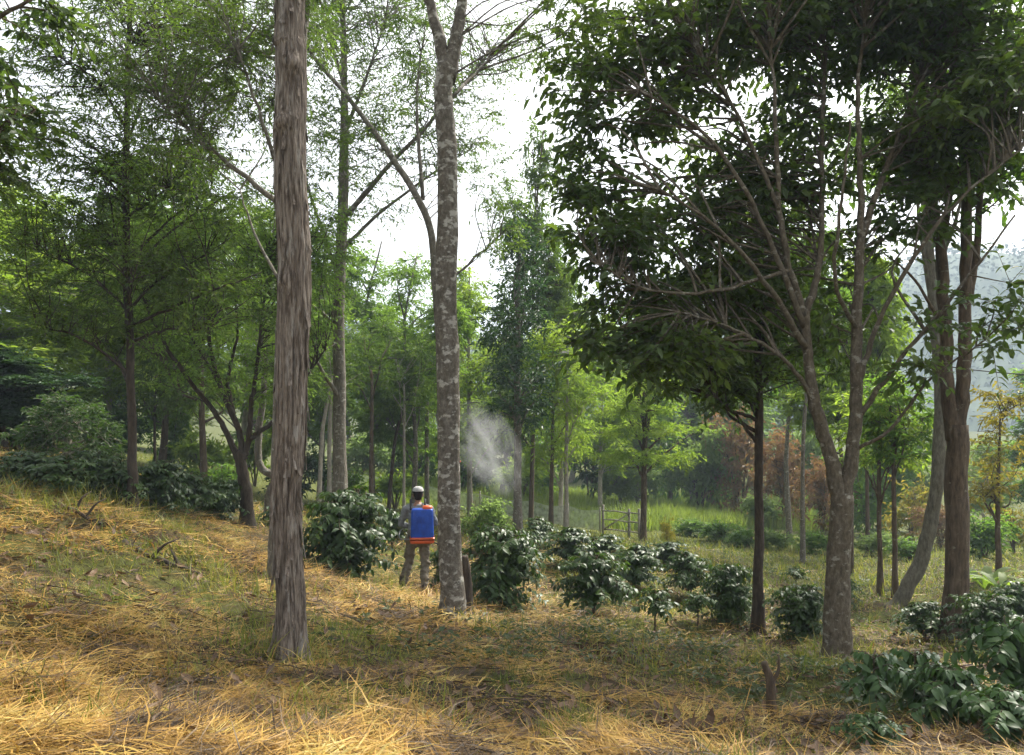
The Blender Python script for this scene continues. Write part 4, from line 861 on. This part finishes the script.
M['blue'] = plain_mat('blue_plastic', (.01, .06, .36), .42, .4, var=.4, scale=9, bump=.05); M['orange'] = plain_mat('orange_plastic', (.62, .10, .025), .4, .4, var=.15, scale=12, bump=.05)
M['strap'] = plain_mat('dark_strap', (.02, .02, .022), .8); M['metal'] = plain_mat('lance_metal', (.16, .16, .155), .35)
pb = gpY(418, 12.3)
man = empty('person', pb, 'person in grey shirt and khaki trousers walking away with a blue backpack tank', 'person')
man.rotation_euler = (0, 0, R(6)); man.location.z += .02
def lz(x, y):                              # ground height under a local point
    c, s = math.cos(R(6)), math.sin(R(6)); return gz(pb[0] + c * x - s * y, pb[1] + s * x + c * y) - pb[2]
RF = np.array([.10, -.13]); LF = np.array([-.22, .16]); zr, zl = lz(*RF), lz(*LF)
hipR, hipL = np.array([.095, 0, .88]), np.array([-.095, 0, .88])
knR, anR = np.array([.115, .03, .47]), np.array([RF[0], RF[1], zr + .09])
knL, anL = np.array([-.15, .17, .50]), np.array([LF[0] - .03, LF[1] - .04, zl + .11])
shR, shL = np.array([.19, .02, 1.36]), np.array([-.19, .02, 1.36])
elR, elL = np.array([.27, .10, 1.12]), np.array([-.28, .06, 1.11])
wrR, wrL = np.array([.22, .34, 1.15]), np.array([-.16, .27, 1.05])
body = MB()
dense_chain(body, [hipR, knR, anR], [.075, .05, .036]); dense_chain(body, [hipL, knL, anL], [.075, .05, .036])
dense_chain(body, [anR, anR + [.0, .13, -.05]], [.036, .03]); dense_chain(body, [anL, anL + [0, .13, -.06]], [.036, .03])
dense_chain(body, [[0, 0, .9], [0, .02, 1.1], [0, .02, 1.3], [0, .02, 1.38]], [.12, .105, .125, .09], 1.25)
dense_chain(body, [[0, .02, 1.36], [0, .035, 1.45], [0, .05, 1.5]], [.06, .05, .05])
dense_chain(body, [shR, elR, wrR], [.05, .036, .025]); dense_chain(body, [shL, elL, wrL], [.05, .036, .025]); dense_chain(body, [shL, [0, .02, 1.38], shR], [.05, .07, .05])
hc = np.array([0, .065, 1.585]); body.add(*ico_pts(hc, (.073, .09, .105), 20, 14)); body.add(*ico_pts(hc + [0, .035, -.06], (.052, .055, .05)))
body.add(*ico_pts(hc + [0, .095, -.015], (.014, .02, .02)))
for s in (-1, 1):
    body.add(*ico_pts(hc + [s * .075, .0, -.01], (.012, .02, .032))); body.add(*ico_pts(hc + [s * .03, .078, .012], (.016, .012, .009)))
body.add(*ico_pts(hc + [0, .083, -.055], (.024, .012, .008)))
def hand(wr, tip_dir, side, grip):
    d = unit(tip_dir); sd = unit(np.cross(d, [0, 0, 1.])) * side; up = np.cross(sd, d) * side
    pc = wr + d * .05; body.add(*ico_pts(pc, (.04, .04, .03))); dense_chain(body, [wr, pc + d * .02], [.024, .032])
    for k, (o, l) in enumerate(((-.03, .07), (-.01, .08), (.01, .075), (.03, .06))):
        a = wr + d * .085 + np.array([0, 0, 1.]) * -o; dense_chain(body, [a, a + d * l * .45 + sd * .008, a + d * l * .5 + sd * l * .45, a + d * l * .15 + sd * l * .75], [.0095, .009, .0085, .008])
    a = wr + d * .03 + np.array([0, 0, .03]); dense_chain(body, [a, a + d * .03 + np.array([0, 0, .02]) + sd * .015, a + d * .055 + np.array([0, 0, .012]) + sd * .04], [.012, .01, .009])
hand(wrR, [.1, 1, .15], -1, None); hand(wrL, [.35, 1, -.05], 1, None)
fuse(body, 'body', M['skin'], man, .0065, 3)
sh = MB()
dense_chain(sh, [[0, 0, .93], [0, .02, 1.1], [0, .02, 1.28], [0, .02, 1.37]], [.135, .125, .14, .1], 1.25)
dense_chain(sh, [shL, [0, .02, 1.385], shR], [.068, .085, .068]); dense_chain(sh, [[0, .025, 1.38], [0, .035, 1.43]], [.075, .06])
for a, e, w in ((shR, elR, wrR), (shL, elL, wrL)): dense_chain(sh, [a, e, e + (w - e) * .93], [.068, .056, .042])
fuse(sh, 'shirt', M['shirt'], man, .010, 3, .045)
tr = MB()
dense_chain(tr, [[0, 0, .86], [0, 0, .98]], [.125, .128], 1.3)
for h, k, a in ((hipR, knR, anR), (hipL, knL, anL)): dense_chain(tr, [h, k, a + (k - a) * .02 - [0, 0, .03]], [.1, .078, .066])
fuse(tr, 'trousers', M['trousers'], man, .010, 3, .055)
for a in (anR, anL):
    bt = MB(); dense_chain(bt, [a + [0, 0, .08], a], [.05, .052]); dense_chain(bt, [a + [0, -.01, -.03], a + [.0, .15, -.055]], [.05, .042]); fuse(bt, 'boot', M['boot'], man, .009, 3)
hr = MB(); hr.add(*ico_pts(hc + [0, -.012, .02], (.081, .09, .098), 20, 14)); hr.add(*ico_pts(hc + [0, -.045, -.045], (.062, .045, .05))); fuse(hr, 'hair', M['hair'], man, .008, 3)
cp = MB(); ang = np.linspace(0, 2 * np.pi, 25)[:-1]; V = []
for z, s in ((.035, 1.0), (.06, 1.01), (.09, .95), (.115, .75), (.128, .45), (.132, .05)):
    for q in ang: V.append(hc + np.array([.088 * s * math.cos(q), -.0 + .104 * s * math.sin(q), z]))
cp.add(V, [[i * 24 + j, i * 24 + (j + 1) % 24, i * 24 + 24 + (j + 1) % 24, i * 24 + 24 + j] for i in range(5) for j in range(24)])
cap = cp.build('cap', M['cap'], man)
bm = MB(); V = []
for i, q in enumerate(np.linspace(.15 * np.pi, .85 * np.pi, 13)):
    for rr, dz in ((1.0, .04), (1.75, .012), (1.75, .006), (1.0, .034)): V.append(hc + np.array([.088 * math.cos(q) * min(rr, 1.15), .104 * math.sin(q) * rr, dz]))
bm.add(V, [[i * 4 + j, i * 4 + 4 + j, i * 4 + 4 + (j + 1) % 4, i * 4 + (j + 1) % 4] for i in range(12) for j in range(4)]); bm.build('brim', M['cap'], cap)
bd = MB(); V = []
for z, s in ((.03, 1.03), (.055, 1.035), (.056, .99), (.029, .99)):
    for q in ang: V.append(hc + np.array([.088 * s * math.cos(q), .104 * s * math.sin(q), z]))
bd.add(V, [[i * 24 + j, i * 24 + (j + 1) % 24, ((i + 1) % 4) * 24 + (j + 1) % 24, ((i + 1) % 4) * 24 + j] for i in range(4) for j in range(24)]); bd.build('band', M['capdark'], cap)
# backpack tank: worn by the man, a thing of its own
def rbox(c, s, r=.03, taper=1.0, n=6, axisz=True):
    c = np.asarray(c, float); hx, hy, hz = np.asarray(s) / 2; prof = []
    for qx, qy, a0 in ((1, 1, 0), (-1, 1, 90), (-1, -1, 180), (1, -1, 270)):
        for a in np.linspace(a0, a0 + 90, n): prof.append((qx * (hx - r) + r * math.cos(R(a)), qy * (hy - r) + r * math.sin(R(a))))
    prof = np.array(prof); m = len(prof); rows = [(-hz, .9), (-hz + r * .4, .98), (-hz + r, 1), (hz - r, taper), (hz - r * .4, taper * .97), (hz, taper * .9)]
    V = np.concatenate([np.c_[prof * k, np.full(m, z)] for z, k in rows] + [np.array([[0, 0, -hz], [0, 0, hz]])]) + c; q = []
    for i in range(len(rows) - 1): q += [[i * m + j, i * m + (j + 1) % m, (i + 1) * m + (j + 1) % m, (i + 1) * m + j] for j in range(m)]
    b0, b1 = len(rows) * m, len(rows) * m + 1
    for j in range(0, m, 2): q += [[b0, (j + 2) % m, (j + 1) % m, j], [b1, (len(rows) - 1) * m + j, (len(rows) - 1) * m + (j + 1) % m, (len(rows) - 1) * m + (j + 2) % m]]
    return V, q
pk = empty('backpack_sprayer', pb + np.array([0, 0, 1.15]), 'blue plastic backpack sprayer tank with orange base and cap on the man', 'sprayer')
pk.location = pb + np.array([0, 0, .03]); pk.rotation_euler = man.rotation_euler
mb = MB(); mb.add(*rbox([.07, -.265, 1.155], [.36, .2, .46], .045, .95))
mb.build('tank', M['blue'], pk)
mb = MB(); mb.add(*rbox([.07, -.265, .885], [.375, .215, .07], .03)); mb.add(*rbox([.07, -.265, .925], [.385, .225, .02], .035)); mb.build('tank_base', M['orange'], pk)
mb = MB(); mb.add(*tube([[.15, -.265, 1.375], [.15, -.265, 1.40], [.15, -.265, 1.43]], [.075, .078, .07], 20)); mb.build('tank_lid', M['orange'], pk)
for x in (-.01, .07, .15):
    mb = MB(); mb.add(*rbox([x, -.366, 1.13], [.02, .012, .30], .005)); mb.build('rib', M['blue'], pk)
for s in (-1, 1):
    mb = MB(); p = smooth_path([[s * .11, -.17, 1.36], [s * .115, -.06, 1.49], [s * .115, .07, 1.47], [s * .12, .185, 1.32], [s * .14, .17, 1.1], [s * .14, -.02, .95], [s * .13, -.17, .92]], 6)
    mb.add(*tube(p, .017, 8)); mb.build('strap', M['strap'], pk)
mb = MB(); mb.add(*tube(smooth_path([[-.1, -.22, .9], [-.27, -.16, .9], [-.29, .05, .98], [-.2, .3, 1.03], [-.12, .37, 1.04]], 6), .011, 8)); mb.build('pump_lever', M['metal'], pk)
mb = MB(); mb.add(*tube(smooth_path([[.2, -.3, .89], [.38, -.2, .8], [.42, .05, .9], [.3, .3, 1.12], [.245, .42, 1.17]], 6), .009, 7)); mb.build('hose', M['strap'], pk)
ln = empty('spray_lance', pb, 'thin metal spray lance held out to the right by the man', 'spray lance'); ln.rotation_euler = man.rotation_euler
mb = MB(); mb.add(*tube(smooth_path([[.225, .36, 1.15], [.235, .44, 1.175], [.25, .5, 1.2]], 4), .016, 8)); mb.build('handle', M['strap'], ln)
mb = MB(); mb.add(*tube(smooth_path([[.25, .5, 1.2], [.42, .75, 1.62], [.62, .95, 2.02], [.68, .98, 2.06]], 5), .007, 7)); mb.build('lance_pipe', M['metal'], ln)
mb = MB(); mb.add(*tube([[.68, .98, 2.06], [.705, .985, 2.075], [.72, .99, 2.08]], [.014, .016, .012], 8)); mb.build('nozzle', M['orange'], ln)

# ------------------------------------------------------------------ spray mist
def mist():
    m, nt, N, L = newmat('spray_mist'); tc = N.new('ShaderNodeTexCoord')
    gr = N.new('ShaderNodeVectorMath'); gr.operation = 'LENGTH'; L.new(tc.outputs['Object'], gr.inputs[0])
    fo = N.new('ShaderNodeMapRange'); fo.inputs['From Min'].default_value = .0; fo.inputs['From Max'].default_value = .95; fo.inputs['To Min'].default_value = 1; fo.inputs['To Max'].default_value = 0; L.new(gr.outputs['Value'], fo.inputs['Value'])
    n = N.new('ShaderNodeTexNoise'); n.inputs['Scale'].default_value = 1.9; n.inputs['Detail'].default_value = 7; n.inputs['Roughness'].default_value = .6; n.inputs['Distortion'].default_value = .6; L.new(tc.outputs['Object'], n.inputs['Vector'])
    r = ramp(N, [(.44, (0, 0, 0)), (.66, (1, 1, 1))]); L.new(n.outputs['Fac'], r.inputs[0])
    a = N.new('ShaderNodeMath'); a.operation = 'MULTIPLY'; L.new(fo.outputs[0], a.inputs[0]); L.new(r.outputs[0], a.inputs[1])
    b2 = N.new('ShaderNodeMath'); b2.operation = 'MULTIPLY'; b2.inputs[1].default_value = 2.9; L.new(a.outputs[0], b2.inputs[0])
    v = N.new('ShaderNodeVolumePrincipled'); v.inputs['Color'].default_value = (.95, .96, .97, 1); L.new(b2.outputs[0], v.inputs['Density'])
    o = N.new('ShaderNodeOutputMaterial'); L.new(v.outputs[0], o.inputs['Volume'])
    Y = 13.4; c = at(487, 448, Y); mb = MB().add(*ico_pts([0, 0, 0], 1., 20, 12)); ob = mb.build('spray_mist', m); ob.location = c; ob.scale = (.62, .55, 1.05); ob.rotation_euler = (0, R(-30), 0)
    tag(ob, 'white cloud of fine spray drifting beside the blotchy trunk', 'mist', kind='stuff')
mist()

# ------------------------------------------------------------------ haze
HAZE = .0013
if HAZE:
    m, nt, N, L = newmat('haze'); v = N.new('ShaderNodeVolumePrincipled'); v.inputs['Color'].default_value = (.56, .68, .80, 1); v.inputs['Density'].default_value = HAZE; v.inputs['Anisotropy'].default_value = 0
    o = N.new('ShaderNodeOutputMaterial'); L.new(v.outputs[0], o.inputs['Volume'])
    try: m.cycles.homogeneous_volume = True
    except Exception: pass
    mb = MB(); x0, x1, y0, y1, z0, z1 = -800, 800, -60, 1450, -16, 118
    V = [[x, y, z] for z in (z0, z1) for x, y in ((x0, y0), (x1, y0), (x1, y1), (x0, y1))]
    mb.add(V, [[3, 2, 1, 0], [4, 5, 6, 7], [0, 1, 5, 4], [1, 2, 6, 5], [2, 3, 7, 6], [3, 0, 4, 7]])
    tag(mb.build('haze', m, smooth=False), 'thin pale air haze over the valley', 'haze', kind='stuff')

# ------------------------------------------------------------------ light, sky, camera
EL, AZ = 50, 42                            # sun ahead and to the right, behind the trees
w = bpy.data.worlds.new('World'); sc.world = w; w.use_nodes = True; nt = w.node_tree; N = nt.nodes; L = nt.links
bg = N['Background']; sky = N.new('ShaderNodeTexSky'); sky.sky_type = 'NISHITA'; sky.sun_disc = False
sky.sun_elevation = R(EL); sky.sun_rotation = R(AZ); sky.air_density = 1.0; sky.dust_density = 4.0; sky.ozone_density = 1.0
hs = N.new('ShaderNodeHueSaturation'); hs.inputs['Saturation'].default_value = .12; hs.inputs['Value'].default_value = 1.25; L.new(sky.outputs[0], hs.inputs['Color'])
L.new(hs.outputs[0], bg.inputs[0]); bg.inputs[1].default_value = .15
sl = bpy.data.lights.new('Sun', 'SUN'); sl.energy = 3.7; sl.angle = R(8); sl.color = (1, .93, .80)
so = bpy.data.objects.new('Sun', sl); COL.objects.link(so)
dv = Vector((math.sin(R(AZ)) * math.cos(R(EL)), math.cos(R(AZ)) * math.cos(R(EL)), math.sin(R(EL))))
so.rotation_euler = (-dv).to_track_quat('-Z', 'Y').to_euler(); so.location = (20, 30, 40)
cam = bpy.data.cameras.new('Camera'); co = bpy.data.objects.new('Camera', cam); COL.objects.link(co); co.location = (0, 0, ZC); co.rotation_euler = (R(90), 0, 0)
cam.sensor_width = 36; cam.lens = F / 1024 * 36; cam.shift_y = (HOR - 377.5) / 1024; cam.clip_end = 4000; cam.clip_start = .05; sc.camera = co
vs = sc.view_settings; vs.view_transform = 'Standard'; vs.look = 'None'; vs.gamma = 1; vs.exposure = 1.3
cy = sc.cycles; cy.use_denoising = True; cy.max_bounces = 6; cy.diffuse_bounces = 3; cy.glossy_bounces = 2; cy.transmission_bounces = 4; cy.transparent_max_bounces = 8; cy.volume_bounces = 0
cy.sample_clamp_indirect = 6; cy.caustics_reflective = False; cy.caustics_refractive = False
cy.use_adaptive_sampling = True; cy.adaptive_threshold = .03
